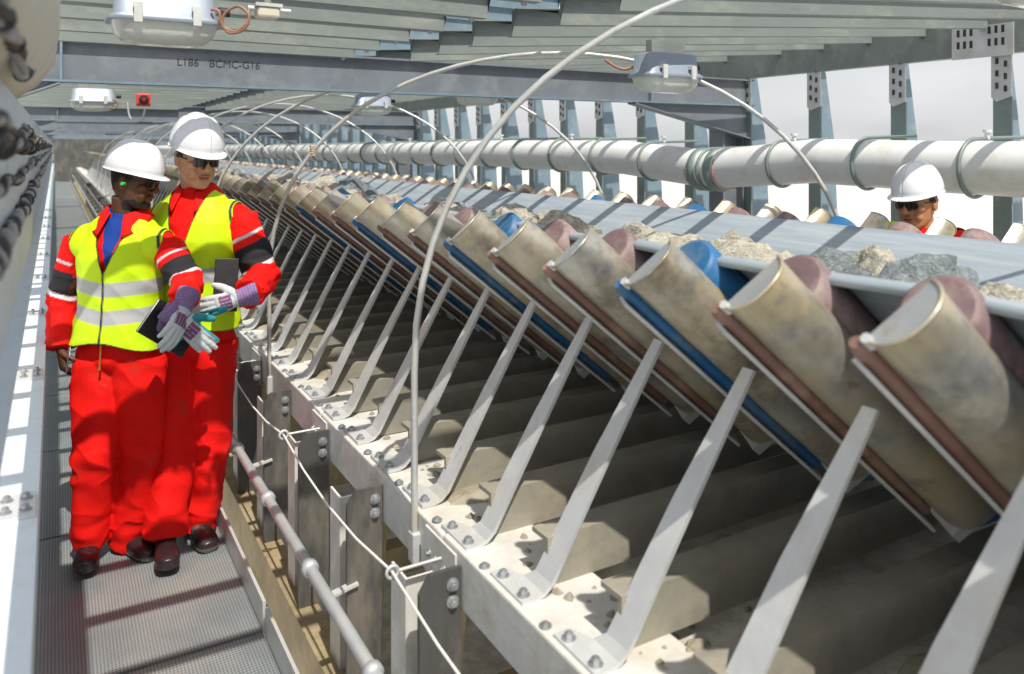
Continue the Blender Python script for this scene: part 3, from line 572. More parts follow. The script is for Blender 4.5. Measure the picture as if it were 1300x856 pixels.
# ------------------------------------------------------------------ lamps and alarm
def lamp(u, v, d, w, lab, drop=0.0):
    p = W(u, v, d); t = thing('bulkhead_lamp', lab, 'lamp', p, 'bulkhead lamps under the roof'); s = w / 0.32; t.scale = (s, s, s)
    def sup(a, b, c, z, k=28, pw=0.32):               # superellipse ring
        return [Vector((a * math.copysign(abs(math.cos(x)) ** pw, math.cos(x)), b * math.copysign(abs(math.sin(x)) ** pw, math.sin(x)), z)) for x in np.linspace(0, 2 * math.pi, k, endpoint=False)]
    def loft(rings, caps=True):
        m = MB(); k = len(rings[0]); m.add([p for r in rings for p in r], [(i * k + j, i * k + (j + 1) % k, (i + 1) * k + (j + 1) % k, (i + 1) * k + j) for i in range(len(rings) - 1) for j in range(k)], True)
        if caps: m.add(rings[0], [tuple(range(k))]); m.add(rings[-1], [tuple(range(k))])
        return m
    loft([sup(.165, .085, 0, 0.070), sup(.165, .085, 0, 0.080), sup(.15, .075, 0, .086), sup(.145, .07, 0, .165), sup(.13, .06, 0, .175)]).build('housing', M['lamp'], t)
    loft([sup(.17, .09, 0, 0.064), sup(.172, .092, 0, 0.070), sup(.17, .09, 0, .076)]).build('rim', M['lamp'], t)
    loft([sup(.155, .078, 0, 0.064), sup(.148, .072, 0, 0.03), sup(.125, .06, 0, .006, 28, .4), sup(.08, .03, 0, -0.004, 28, .5)]).build('glass_bowl', M['glass'], t)
    loft([sup(.10, .05, 0, .062, 28, .8), sup(.07, .03, 0, .045, 28, .9)]).build('reflector', M['paper'], t)
    for sx in (-.085, .085): m = MB(); m.box(sx - .012, sx + .012, -0.1, -0.09, .055, .115); m.box(sx - .014, sx + .014, -0.099, -0.075, .10, .116); m.build('clip', M['lampclip'], t)
    m = MB(); m.tube([(.165, 0, .12), (.20, 0, .12)], .016, 10); m.build('cable_gland', M['black'], t)
    m = MB(); hh = max(0.01, (2.30 - p.z) / s - .17); m.box(-.1, .1, -.02, .02, .172, .172 + hh); m.build('hanger', M['sage'], t); return t
lamp(209, 57, 2.5, 0.315, 'large bulkhead lamp with clear glass bowl at the top left, nearest of the lamps')
lamp(845, 117, 3.76, 0.33, 'bulkhead lamp with glass bowl hanging right of the tall hoop, over the belt')
lamp(118, 141, 6.4, 0.33, 'bulkhead lamp above the shorter man, left of the red alarm')
lamp(473, 146, 6.9, 0.33, 'bulkhead lamp under the crossbeam between the two middle hoops')
lamp(606, 134, 6.2, 0.33, 'bulkhead lamp just under the crossbeam, right of the third hoop')
lamp(310, 160, 11.5, 0.36, 'small far bulkhead lamp right of the taller helmet')
lamp(1312, 8, 2.9, 0.33, 'bulkhead lamp cut by the top right corner of the picture')
def cable(name, pts, r, m_, lab, n=8):
    p = [Vector(q) for q in pts]; out = []
    for i in range(len(p) - 1):
        p0, p1, p2, p3 = p[max(i - 1, 0)], p[i], p[i + 1], p[min(i + 2, len(p) - 1)]
        for k in range(6):
            t = k / 6; out.append(0.5 * ((2 * p1) + (p2 - p0) * t + (2 * p0 - 5 * p1 + 4 * p2 - p3) * t * t + (3 * p1 - p0 - 3 * p2 + p3) * t ** 3))
    m = MB(); m.tube(out + [p[-1]], r, n); return tag(m.build(name, m_), lab, 'cable')
cable('lamp_cable', [W(268, 12, 2.5), W(278, 15, 2.5), W(281, 30, 2.5), W(292, 42, 2.5), W(310, 37, 2.5), W(316, 20, 2.5), W(302, 8, 2.5), W(285, 18, 2.5), W(284, 34, 2.5), W(300, 40, 2.5), W(314, 28, 2.5), W(316, 12, 2.52), W(322, 11, 2.55)], 0.005, M['copper'], 'looped brown cable beside the nearest lamp')
cable('lamp_cable', [W(805, 85, 3.76), W(792, 88, 3.76), W(780, 84, 3.76), W(768, 76, 3.76)], 0.007, M['copper'], 'brown cable looping to the lamp over the belt')
cable('lamp_cable', [W(135, 132, 6.4), W(145, 138, 6.4), W(150, 130, 6.4), W(143, 126, 6.4)], 0.006, M['copper'], 'short looped cable at the lamp left of the alarm')
cable('lamp_cable', [W(184, 138, 6.4), W(180, 152, 6.4), W(170, 154, 6.4), W(164, 146, 6.4), W(162, 130, 6.4)], 0.007, M['hoop'], 'pale cable hanging under the red alarm')
jt = thing('junction_box', 'small pale cable junction box right of the nearest lamp', 'junction box', W(339, 24, 2.55))
m = MB(); m.box(-.035, .035, -.03, .03, 0, .035); bevel(m.build('body', M['cream_paint'], jt), .008); m = MB(); m.box(-.042, .042, -.034, .034, .035, .046); m.tube([(-.035, 0, .03), (-.06, 0, .03)], .009, 8); m.tube([(.035, 0, .03), (.075, 0, .03)], .007, 8); m.build('lid', M['lampclip'], jt)
m = MB(); m.box(-.01, .01, -.01, .01, .046, .085); m.build('hanger', M['sage'], jt)
al = thing('alarm_sounder', 'red square alarm sounder with a round horn above the shorter man', 'alarm', W(182, 135, 6.4))
m = MB(); m.box(-.052, .052, -.03, .03, 0, .10); bevel(m.build('body', M['red_box'], al), .006)
m = MB(); m.tube([(0, -.03, .05), (0, -.05, .05)], [.03, .038], 16); m.build('horn', M['black'], al); m = MB(); m.tube([(0, -.051, .05), (0, -.053, .05)], .015, 12); m.build('horn_mouth', M['red_box'], al)
m = MB(); m.box(-.02, .02, 0, .02, .10, .2); m.build('hanger', M['sage'], al)
# ------------------------------------------------------------------ left side structure
ls = thing('side_beam', 'pale steel edge beam with bolted plates along the left of the walkway', 'beam', (-0.07, 0, 0.93))
m = MB(); m.box(-0.055, 0.035, 0.7, YEND, 0.0, 0.012); m.box(0.026, 0.035, 0.7, YEND, -0.10, 0.0); m.build('top_flange', M['left'], ls)
m = MB(); m.box(-0.012, -0.002, 0.7, YEND, -0.9, 0.0); m.build('web', M['left'], ls)
fp = MB(); fp.box(-0.05, 0.03, -0.07, 0.07, 0.0125, 0.02); fpm = fp.mesh('joint_plate', M['galv']); fbm = bolt_mb((0, 0, 0.02), (0, 0, 1), 0.010, 0.012).mesh('bolt', M['bolt'])
for i in range(9):
    o = place('joint_plate', fpm, ls, (0, 2.2 + 1.25 * i, 0)); [place('bolt', fbm, o, (dx, dy, 0)) for dx in (-0.03, 0.01) for dy in (-0.035, 0.035)]
ct = thing('cable_tray', 'pale blue and cream steel tray wall at the left edge carrying heavy cables', 'cable tray', (-0.088, 0, 1.4))
m = MB(); m.box(-0.004, 0.004, 0.7, YEND, 0.0, 0.52); m.box(0.004, 0.030, 0.7, YEND, 0.0, 0.01); m.build('side_wall', M['left'], ct)
m = MB()
lipp = [(0.0, 0.52), (0.05, 0.56), (0.088, 0.62), (0.098, 0.70), (0.092, 0.80), (0.10, 0.92), (0.085, 1.0), (0.02, 1.02)]
yv2 = list(np.linspace(0.72, 2.4, 10)); vs = []
for yv in yv2:
    for x, z in lipp: vs.append((x, yv, z))
    for x, z in lipp: vs.append((x - 0.012, yv, z))
kk = len(lipp); fs = []
for j in range(len(yv2) - 1):
    for a in range(kk - 1):
        fs.append((j * 2 * kk + a, j * 2 * kk + a + 1, (j + 1) * 2 * kk + a + 1, (j + 1) * 2 * kk + a)); fs.append((j * 2 * kk + kk + a, j * 2 * kk + kk + a + 1, (j + 1) * 2 * kk + kk + a + 1, (j + 1) * 2 * kk + kk + a))
for j in (0, len(yv2) - 1): fs += [(j * 2 * kk + a, j * 2 * kk + a + 1, j * 2 * kk + kk + a + 1, j * 2 * kk + kk + a) for a in range(kk - 1)]
m.add(vs, fs, True); m.build('curved_hood', M['cream_paint'], ct)
def heavy(label, x, z, r, mt, seed, y0=0.75, sag=0.03, yend=24):
    ys = []; yv = y0
    while yv < yend: ys.append(yv); yv += 0.016 if yv < 4 else 0.25
    ctr = [Vector((x + 0.006 * noise.noise(Vector((v * 2.2, seed, 0))), v, z + sag * noise.noise(Vector((v * 1.6, seed, 7))) + 0.008 * noise.noise(Vector((v * 6, seed, 2))))) for v in ys]
    t = thing('heavy_cable', label, 'cable', ctr[0], 'cables along the left tray')
    for k in range(3):
        pts = [c + Vector((math.cos(2.1 * k + c.y * 16), 0, math.sin(2.1 * k + c.y * 16))) * r * 0.55 for c in ctr]
        rs = [r * 0.62 * (1 + 0.22 * noise.noise(Vector((c.y * 22, seed, k)))) for c in ctr]
        m = MB(); m.tube(pts, rs, 8); par(m.build('strand', M['black'] if (k + seed) % 3 == 0 else mt), t)
    for c in ctr[::19]:
        if c.y < 4 and random.random() < .7:
            m = MB(); w = random.uniform(.005, .012); m.tube([c + Vector((0, -w, -.003)), c + Vector((0, w, .003))], r * random.uniform(1.2, 1.45), 10); par(m.build('cable_tie', M['black']), t)
heavy('thick grey corrugated cable, lowest on the left tray wall', -0.068, 1.65, 0.0125, M['cable'], 1)
heavy('thinner grey cable in the middle of the left tray wall', -0.072, 1.735, 0.008, M['cable'], 2)
heavy('black cable bundle at eye height on the left wall', -0.068, 1.805, 0.0145, M['black'], 3)
heavy('grey cable lying on the black bundle at eye height', -0.056, 1.825, 0.008, M['cable'], 4)
heavy('pale cable creeping along under the cream hood', -0.05, 1.95, 0.011, M['cable'], 5, sag=0.08, yend=2.4)
heavy('black cable twisted along the edge of the cream hood', -0.04, 1.99, 0.008, M['black'], 6, sag=0.10, yend=2.4)
# ------------------------------------------------------------------ people
def loft_rings(rings, n=24):                       # rings: (centre, ax1, ax2) closed tube of ellipses
    m = MB(); vs = []
    for c, a, b in rings:
        for j in range(n):
            t = 2 * math.pi * j / n; vs.append(Vector(c) + Vector(a) * math.cos(t) + Vector(b) * math.sin(t))
    k = len(rings); fs = [(i * n + j, i * n + (j + 1) % n, (i + 1) * n + (j + 1) % n, (i + 1) * n + j) for i in range(k - 1) for j in range(n)]
    fs += [tuple(reversed(range(n))), tuple(range((k - 1) * n, k * n))]; m.add(vs, fs, True); return m
def merge(ms):
    o = MB()
    for m in ms: o.add(m.v, m.f, True)
    return o
def ball(c, rx, ry, rz, fr=None, n=16):
    X, Y, Z = fr or (Vector((1, 0, 0)), Vector((0, 1, 0)), Vector((0, 0, 1))); rg = []
    for i in range(n + 1):
        a = -math.pi / 2 + math.pi * i / n; ca = max(math.cos(a), 0.02); rg.append((Vector(c) + Z * (rz * math.sin(a)), X * (rx * ca), Y * (ry * ca)))
    return loft_rings(rg, 20)
def limb(p, r, n=20, k=6):                         # tapered limb through joints with rounded ends
    p = [Vector(q) for q in p]; P = []; Q = []
    for i in range(len(p) - 1):
        for j in range(k): P.append(p[i].lerp(p[i + 1], j / k)); Q.append(r[i] + (r[i + 1] - r[i]) * j / k)
    P.append(p[-1]); Q.append(r[-1])
    for _ in range(2): P = [P[0]] + [(P[i - 1] + P[i] * 2 + P[i + 1]) / 4 for i in range(1, len(P) - 1)] + [P[-1]]
    m = MB(); m.tube(P, Q, n); return m
def remesh(m, vox, smooth=3):
    me = m.mesh('tmp', M['cloth']); o = bpy.data.objects.new('tmp', me); COL.objects.link(o)
    rm = o.modifiers.new('r', 'REMESH'); rm.mode = 'VOXEL'; rm.voxel_size = vox
    if smooth: sm = o.modifiers.new('s', 'SMOOTH'); sm.factor = 0.5; sm.iterations = smooth
    dg = bpy.context.evaluated_depsgraph_get(); e = bpy.data.meshes.new_from_object(o.evaluated_get(dg)); bpy.data.objects.remove(o); bpy.data.meshes.remove(me)
    n = len(e.vertices); v = np.zeros(n * 3); e.vertices.foreach_get('co', v); v = v.reshape(-1, 3)
    nn = np.zeros(n * 3); e.vertices.foreach_get('normal', nn); nn = nn.reshape(-1, 3)
    f = [list(p.vertices) for p in e.polygons]; bpy.data.meshes.remove(e); return v, nn, f
def tinted(name, v, f, tint, m_, parent=None, origin=(0, 0, 0), fm=None):
    me = bpy.data.meshes.new(name); me.from_pydata((np.asarray(v) - np.asarray(origin)).tolist(), [], f); [me.materials.append(x_) for x_ in (m_ if isinstance(m_, list) else [m_])]
    if fm is not None: me.polygons.foreach_set('material_index', fm)
    me.polygons.foreach_set('use_smooth', [True] * len(f))
    a = me.color_attributes.new('tint', 'FLOAT_COLOR', 'POINT'); c = np.ones((len(v), 4)); c[:, :3] = tint; a.data.foreach_set('color', c.ravel()); me.update()
    return place(name, me, parent)
def clip(v, f, g):                                 # keep g > 0, cutting triangles cleanly
    out = []; nv = [tuple(p) for p in v]; cache = {}
    def cut(a, b):
        k = (min(a, b), max(a, b))
        if k not in cache:
            t = g[a] / (g[a] - g[b]); cache[k] = len(nv); nv.append(tuple(np.asarray(v[a]) + (np.asarray(v[b]) - np.asarray(v[a])) * t))
        return cache[k]
    for q in f:
        pos = [g[i] > 0 for i in q]
        if all(pos): out.append(list(q)); continue
        if not any(pos): continue
        r = []
        for i in range(len(q)):
            a, b = q[i], q[(i + 1) % len(q)]
            if g[a] > 0: r.append(a)
            if (g[a] > 0) != (g[b] > 0): r.append(cut(a, b))
        if len(r) >= 3: out.append(r)
    used = sorted({i for q in out for i in q}); idx = {i: k for k, i in enumerate(used)}
    return np.array([nv[i] for i in used]), [[idx[i] for i in q] for q in out]
def seg_dist(v, a, b):
    a, b = np.array(a), np.array(b); ab = b - a; t = np.clip(((v - a) @ ab) / (ab @ ab), 0, 1); return np.linalg.norm(v - (a + t[:, None] * ab), axis=1), t
def rdg(p, s, o=0.0): return 1 - 2 * abs(noise.noise(Vector((p[0] * s + o, p[1] * s + o * 1.7, p[2] * s - o)))) ** .7
def fbm(p, s, o=0.0):
    return noise.noise(Vector((p[0] * s + o, p[1] * s + o * 1.7, p[2] * s - o)))
def hand(wrist, d, pn, side, curl, scale=1.0, thick=1.0, spread=0.10, thumb_curl=0.6, fing=None):
    """closed tubes of a hand: d runs wrist to knuckles, pn is the palm's outward normal, side (+-1) says on which side the thumb is"""
    d = Vector(d).normalized(); pn = (Vector(pn) - d * Vector(pn).dot(d)).normalized(); w = d.cross(pn) * side; s = scale; ms = []
    wr = Vector(wrist); rg = []
    for t, hw, ht in ((-0.02, .024, .019), (0, .026, .019), (.03, .034, .017 * thick), (.06, .041, .015 * thick), (.085, .042, .013 * thick), (.097, .036, .010 * thick)): rg.append((wr + d * t * s, w * hw * s, pn * ht * s))
    ms.append(loft_rings(rg, 18)); tips = []
    lens = [(.042, .025, .020), (.046, .030, .022), (.043, .027, .021), (.034, .020, .018)]
    for k in range(4):
        off = (.030 - .0200 * k) * s; base = wr + d * ((.088 if k in (1, 2) else .083 if k == 0 else .076) * s) + w * off; cd = (d + w * spread * (1.5 - k) * 0.6).normalized(); pts = [base - cd * .012 * s, base]; c = curl if fing is None else fing[k]; r = (.0098 - (.0012 if k == 3 else 0)) * s * thick
        ang = 0
        for j, l in enumerate(lens[k]):
            ang += c * (0.8, 1.0, 0.7)[j]; dr = cd * math.cos(ang) + pn * math.sin(ang); pts.append(pts[-1] + dr * l * s)
        ms.append(limb(pts, [r, r, r * .98, r * .9, r * .74], 12, 3)); ms.append(ball(pts[-1], r * .74, r * .74, r * .74, n=8)); tips.append(pts[-1])
    tb = wr + d * .022 * s + w * .028 * s; td = (d * .62 + w * .72 + pn * .25).normalized(); p1 = tb + td * .040 * s; td2 = (td * (1 - thumb_curl * .5) + d * .35 + pn * thumb_curl).normalized(); p2 = p1 + td2 * .032 * s; td3 = (td2 + pn * thumb_curl * .4 - w * .1).normalized(); p3 = p2 + td3 * .024 * s; r = .0118 * s * thick
    ms.append(limb([tb - td * .012 * s, tb, p1, p2, p3], [r * 1.25, r * 1.3, r * 1.05, r * .95, r * .75], 12, 3)); ms.append(ball(p3, r * .75, r * .75, r * .75, n=8))
    return merge(ms), tips
def head_mb(c, fr, k=1.0, ears=True):
    s_, f_, u_ = fr; ms = []; rg = []
    prof = [(-.118, .022, .030, .052), (-.112, .036, .045, .044), (-.098, .048, .062, .030), (-.075, .058, .074, .016), (-.05, .064, .083, .006), (-.02, .070, .090, .001), (.01, .074, .094, -.002), (.04, .077, .097, -.004), (.07, .073, .093, -.006), (.095, .056, .074, -.008), (.112, .030, .042, -.008), (.117, .010, .014, -.008)]
    for z, hw, hd, fo in prof: rg.append((c + u_ * z * k + f_ * fo * k, s_ * hw * k, f_ * hd * k))
    ms.append(loft_rings(rg, 28)); B = lambda a, b, d, rx, ry, rz: ms.append(ball(c + s_ * a * k + f_ * b * k + u_ * d * k, rx * k, ry * k, rz * k, fr))
    B(0, .088, .018, .048, .014, .012)              # brow
    ms.append(limb([c + (f_ * .090 + u_ * .012) * k, c + (f_ * .100 - u_ * .008) * k, c + (f_ * .113 - u_ * .028) * k, c + (f_ * .106 - u_ * .036) * k], [.008 * k, .0095 * k, .0135 * k, .008 * k], 14, 4))
    for sx in (-1, 1):
        B(sx * .013, .100, -.033, .0085, .011, .0075); B(sx * .044, .066, -.018, .022, .024, .018)   # nostrils, cheekbones
        B(sx * .034, .066, -.055, .020, .020, .024)
        if ears: B(sx * .077, -.004, -.010, .008, .020, .031); B(sx * .081, -.012, .006, .006, .013, .014)
    B(0, .089, -.060, .024, .0125, .0062); B(0, .087, -.071, .021, .0125, .0075); B(0, .080, -.100, .024, .018, .016)
    return merge(ms)
def strip_mb(fun, na, nb, thick):                  # a solid sheet fun(i, j) -> (point, normal)
    m = MB(); A = []; Bk = []
    for i in range(na + 1):
        for j in range(nb + 1):
            p, nn = fun(i / na, j / nb); A.append(p); Bk.append(p - nn * thick)
    w = nb + 1; o = len(A); fs = []
    for i in range(na):
        for j in range(nb):
            q = (i * w + j, i * w + j + 1, (i + 1) * w + j + 1, (i + 1) * w + j); fs.append(q); fs.append(tuple(o + x for x in reversed(q)))
    ed = [(i * w, (i + 1) * w) for i in range(na)] + [((i + 1) * w + nb, i * w + nb) for i in range(na)] + [(j + 1, j) for j in range(nb)] + [(na * w + j, na * w + j + 1) for j in range(nb)]
    fs += [(a, b, o + b, o + a) for a, b in ed]; m.add(A + Bk, fs, True); return m
def helmet_mb(c, fr, k):
    s_, f_, u_ = fr
    def fun(a, b):
        az = 2 * math.pi * a; sx, cy = math.sin(az), math.cos(az)
        rimr = 0.004 + 0.032 * max(0, cy) ** 2.5; 
        if b < 0.14:
            t = b / 0.14; ext = rimr * (1 - t); el = 0.0; dz = -0.010 * max(0, cy) ** 2 * (1 - t) - 0.003 * (1 - t) + (0.002 * math.sin(math.pi * t))
        else: t = (b - 0.14) / 0.86; ext = 0; el = t * math.pi / 2; dz = 0
        ce = math.cos(el) ** 0.80 if el < math.pi / 2 - 1e-4 else 0.0; se = math.sin(el) ** 1.02
        rr = 1 - 0.012 * (b < 0.2)
        x = sx * (0.103 * ce * rr + ext); y = cy * (0.130 * ce * rr + ext); z = 0.136 * se + dz
        rid = (1 - min(1, abs(x) / 0.03) ** 2) * 0.0075 if el > 0.5 and abs(x) < 0.03 else 0; rid += (1 - min(1, abs(abs(x) - 0.052) / 0.013) ** 2) * 0.0035 if el > 0.6 and abs(abs(x) - 0.052) < 0.013 else 0
        z += rid * min(1, (el - 0.5) * 3) if el > 0.5 else 0
        return c + (s_ * x + f_ * y + u_ * z) * k, (s_ * sx * ce + f_ * cy * ce + u_ * max(0.2, se)).normalized()
    return strip_mb(fun, 96, 36, 0.004 * k)
def person(name, label, P):
    root = thing(name, label, 'person', (P['pel'].x, P['pel'].y, 0.0)); O = np.array(root.location)
    pel, nk = P['pel'], P['neck']; up = (nk - pel).normalized(); rt = (P['shL'] - P['shR']); rt = (rt - up * rt.dot(up)).normalized(); fw = rt.cross(up)      # rt: towards the person's left, fw: forward
    T = (nk - pel).length
    hx = P.get('hiprt', rt)
    spec = [(-.10, .10, .085, .0, 0), (-.06, .155, .115, 0, 0), (0, .178, .130, 0, 0), (.08, .178, .132, .0, 0), (.18, .172, .128, .005, 0), (.30, .178, .130, .010, 0), (.40, .188, .132, .012, 0), (.47, .182, .122, .010, 0), (.53, .155, .100, .004, 0), (.575, .105, .080, 0, 0), (.605, .068, .068, 0, 0), (.63, .058, .060, .004, 0)]
    kT = T / .605
    bw = P.get('bulk', 1.0); rings = [(pel + up * z * kT + fw * fo, rt * hw * bw, fw * hd * bw) for z, hw, hd, fo, _ in spec]
    torso = loft_rings(rings, 32); stubs = [ball(P['shL'] - rt * .03, .080, .080, .070), ball(P['shR'] + rt * .03, .080, .080, .070)]
    rr = P.get('arm_r', (.076, .064, .058))
    arms = [limb([P['sh' + s], P['el' + s], P['wr' + s]], [rr[0], rr[1], rr[2]]) for s in 'LR'] + [ball(P['el' + s], rr[1] * .98, rr[1] * .98, rr[1] * .98) for s in 'LR']
    lr = P.get('leg_r', (.112, .088, .075)); legs = []
    for s in 'LR':
        hip, kn, an = P['hip' + s], P['kn' + s], P['an' + s]; legs.append(limb([hip + up * .12 + (pel - hip) * .25, hip, hip.lerp(kn, .5), kn, kn.lerp(an, .5), an + Vector((0, 0, .015))], [lr[0] * .8, lr[0], lr[0] * .93, lr[1], (lr[1] + lr[2]) / 2.06, lr[2]], 24, 5)); legs.append(ball(kn, lr[1] * 1.02, lr[1] * 1.02, lr[1] * 1.1))
    seat = [ball(pel - fw * .03 - up * .03, .16 * bw, .12, .11, (rt, fw, up))]
    vb, nb, fb = remesh(merge([torso] + stubs + arms + legs + seat), .0062, 5)
    # cloth folds
    dist = {}
    for s in 'LR':
        d1, t1 = seg_dist(vb, P['sh' + s], P['el' + s]); d2, t2 = seg_dist(vb, P['el' + s], P['wr' + s]); dl1, tl1 = seg_dist(vb, P['hip' + s], P['kn' + s]); dl2, tl2 = seg_dist(vb, P['kn' + s], P['an' + s]); dist[s] = (d1, t1, d2, t2, dl1, tl1, dl2, tl2)
    amp = np.zeros(len(vb)); armz = np.zeros(len(vb), bool); armt = np.zeros(len(vb))
    tz = (vb - np.array(pel)) @ np.array(up); tx = (vb - np.array(pel)) @ np.array(rt); ty = (vb - np.array(pel)) @ np.array(fw)
    ax_ = np.interp(tz, [-.3, .36 * kT, .45 * kT, .6 * kT], [.23, .215, .19, .17])
    for s in 'LR':
        d1, t1, d2, t2 = dist[s][:4]; sg = 1 if s == 'L' else -1
        near = ((d1 < .105) & ((tx * sg > ax_ - .02) | (t1 > .5))) | (d2 < .10)
        near &= ~((tz < .12) & (np.minimum(d1, d2) > .095)); armz |= near; armt = np.where(near, np.where(d1 <= d2, t1, 1 + t2), armt)
    disp = np.zeros(len(vb))
    for i in range(len(vb)):
        p = vb[i]
        if armz[i]:
            t = armt[i]; k = math.exp(-((t - 1.0) / .28) ** 2) + .8 * math.exp(-((t - 1.85) / .25) ** 2)
            disp[i] = .005 * fbm(p, 9, 2) + (.004 + .010 * k) * fbm((p[0] * .6, p[1] * .6, p[2] * 1.5), 24, 5) + (.003 + .007 * k) * rdg((p[0] * .7 + p[2] * .3, p[1] * .7, p[2]), 13, 4)
        elif tz[i] < -.02:
            h = p[2]; k = math.exp(-((h - .12) / .10) ** 2); kk = math.exp(-((h - P['knL'].z) / .10) ** 2)
            disp[i] = .016 * fbm((p[0], p[1], p[2] * .22), 11, 3) + .008 * k * fbm((p[0] * .6, p[1] * .6, p[2] * 1.7), 15, 4) + .006 * kk * fbm((p[0] * .8 + p[2] * .5, p[1] * .8, p[2] * 1.4), 15, 6) + (.003 + .007 * k + .006 * kk + .006 * math.exp(-((h - .80) / .12) ** 2)) * rdg((p[0] * .7 + p[2] * .45, p[1] * .7, p[2] * .8), 10, 8)
        else: disp[i] = .005 * fbm(p, 9, 9) + .004 * rdg(p, 9, 3)
    vb = vb + nb * disp[:, None]
    RED = np.array((.72, .006, .004)); BLK = np.array((.022, .022, .028)); WHT = np.array((.62, .62, .66))
    tint = np.tile(RED, (len(vb), 1))
    zig = np.array([.035 * math.sin(9 * math.atan2(p[1] - P['pel'].y, p[0] - P['pel'].x)) for p in vb])
    a = armt + zig; m_ = armz
    def paint(mask, c): tint[mask] = c
    def blend(lo, hi, c, e=.012):
        w = (np.clip((a - lo) / e + .5, 0, 1) * np.clip((hi - a) / e + .5, 0, 1) * m_)[:, None]; tint[:] = tint * (1 - w) + c * w
    blend(.30, .345, WHT); blend(.46, .80, BLK); blend(.80, .865, WHT)
    if P.get('shirt') is not None:
        zt, zv = .60 * kT, P['vz']; vm = (ty > 0.02) & (tz > zv) & (np.abs(tx) < .060 * (tz - zv) / (zt - zv)) & ~armz; paint(vm, np.array(P['shirt']))
    parts_v, parts_f, parts_t = [vb], [fb], [tint]; off = len(vb)
    fmi = [0] * len(fb)
    def append(v, f, t, mi=1):
        nonlocal off
        fmi.extend([mi] * len(f))
        parts_v.append(v); parts_f.append([[off + i for i in q] for q in f]); parts_t.append(t if np.ndim(t) == 2 else np.tile(np.array(t), (len(v), 1))); off += len(v)
    # head and neck
    c, k = P['head'], P.get('hk', 1.0); f_ = P['face'].normalized(); u_ = Vector((0, 0, 1)); s_ = f_.cross(u_).normalized() * -1; u_ = s_.cross(f_) * -1 if s_.cross(f_).z < 0 else s_.cross(f_); fr = (s_, f_, u_)
    hm = merge([head_mb(c, fr, k), limb([nk - up * .05, c - u_ * .075 * k - f_ * .02 * k], [.058, .055], 20)])
    vh, nh, fh = remesh(hm, .0036, 2); q = (vh - np.array(c)) / k; hs, hf, hu = q @ np.array(s_), q @ np.array(f_), q @ np.array(u_)
    sk = np.array(P['skin']); ht = np.tile(sk, (len(vh), 1))
    sp = np.array([fbm(p, 45, 2) for p in vh]); ht *= (1 + .10 * sp)[:, None]
    ch = np.exp(-(((np.abs(hs) - .042) / .022) ** 2 + ((hu + .025) / .022) ** 2)) * (hf > .03); ht *= 1 + ch[:, None] * np.array((.10, -.08, -.06))
    lips = (hf > .085) & (np.abs(hs) < .026) & (hu > -.079) & (hu < -.053); ht[lips] = np.array(P['lip']); mouth = lips & (np.abs(hu + .0655) < .0026); ht[mouth] = np.array((.05, .015, .012))
    brow = (hf > .075) & (np.abs(np.abs(hs) - .03) < .022) & (np.abs(hu - .024) < .005); ht[brow] = np.array(P['hair'])
    hair = ((hf < -.005) & (hu > -.02 + .5 * np.maximum(0, hf + .06)) & ~((np.abs(hs) > .0735) & (hu < .025))) | ((hf < -.05) & (hu > -.07)) | ((hf < .028) & (hf > .0) & (hu > .0) & (np.abs(hs) > .05)) | (hu > .075); ht[hair] = np.array(P['hair']) * (1 + .4 * sp[hair])[:, None]
    if P.get('beard'):
        bd = (hf > .0) & (hu < -.082 + .02 * sp) & (hu > -.13) | ((hf > .07) & (hu > -.056) & (hu < -.047) & (np.abs(hs) < .026)) | ((np.abs(np.abs(hs) - .032) < .006) & (hf > .06) & (hu < -.05) & (hu > -.1)); ht[bd & ~lips] = np.array(P['hair'])
    append(vh, fh, ht)
    # boots are part of the figure
    bm = []
    for s in 'LR':
        an, td = P['an' + s], P['toe' + s].normalized(); sd = Vector((td.y, -td.x, 0)); up_ = Vector((0, 0, 1)); z0 = P.get('lift' + s, 0); rg = []
        for t, hw, zb_, zt_ in ((-.085, .022, .006, .05), (-.075, .034, .002, .085), (-.04, .040, 0, .105), (0, .042, 0, .11), (.05, .044, 0, .095), (.10, .049, 0, .078), (.15, .051, .003, .066), (.185, .044, .006, .058), (.205, .026, .012, .045)):
            cz = (zb_ + zt_) / 2; rg.append((Vector((an.x, an.y, 0)) + td * t + up_ * (cz + z0 + P.get('tip' + s, 0) * max(0, t)), sd * hw, up_ * (zt_ - zb_) / 2))
        bm.append(loft_rings(rg, 20)); bm.append(limb([Vector((an.x, an.y, .06)), an + Vector((0, 0, .05))], [.046, .05]))
        sole = []; 
        for t, hw in ((-.087, .03), (-.07, .038), (-.03, .041), (.03, .041), (.08, .048), (.14, .053), (.185, .047), (.207, .03)): sole.append((Vector((an.x, an.y, 0)) + td * t + up_ * (.014 + z0 + P.get('tip' + s, 0) * max(0, t)), sd * hw, up_ * .013))
        bm.append(loft_rings(sole, 16))
    vf, nf, ff = remesh(merge(bm), .0045, 1); zf = vf[:, 2]; bt = np.tile(np.array((.024, .014, .016)), (len(vf), 1)); bt[zf < .024] = np.array((.075, .07, .06)); append(vf, ff, bt, 2)
    gl = []
    for s in 'LR':
        h = P.get('hand' + s)
        if not h: continue
        hm_, tips = hand(P['wr' + s] + h.get('off', Vector((0, 0, 0))), h['d'], h['pn'], h['side'], h['curl'], h.get('scale', 1), h.get('thick', 1), thumb_curl=h.get('tc', .6), fing=h.get('fing'))
        if h.get('glove'): gl.append((s, h)); continue
        v2, n2, f2 = remesh(hm_, .003, 1); append(v2, f2, sk * .95)
    body = tinted('body', np.vstack(parts_v), [q for pf in parts_f for q in pf], np.vstack(parts_t), [M['cloth'], M['skin'], M['leather']], root, O, fmi)
    for s, h in gl: glove_obj(root, O, P['wr' + s] + h.get('off', Vector((0, 0, 0))), h, 'glove')
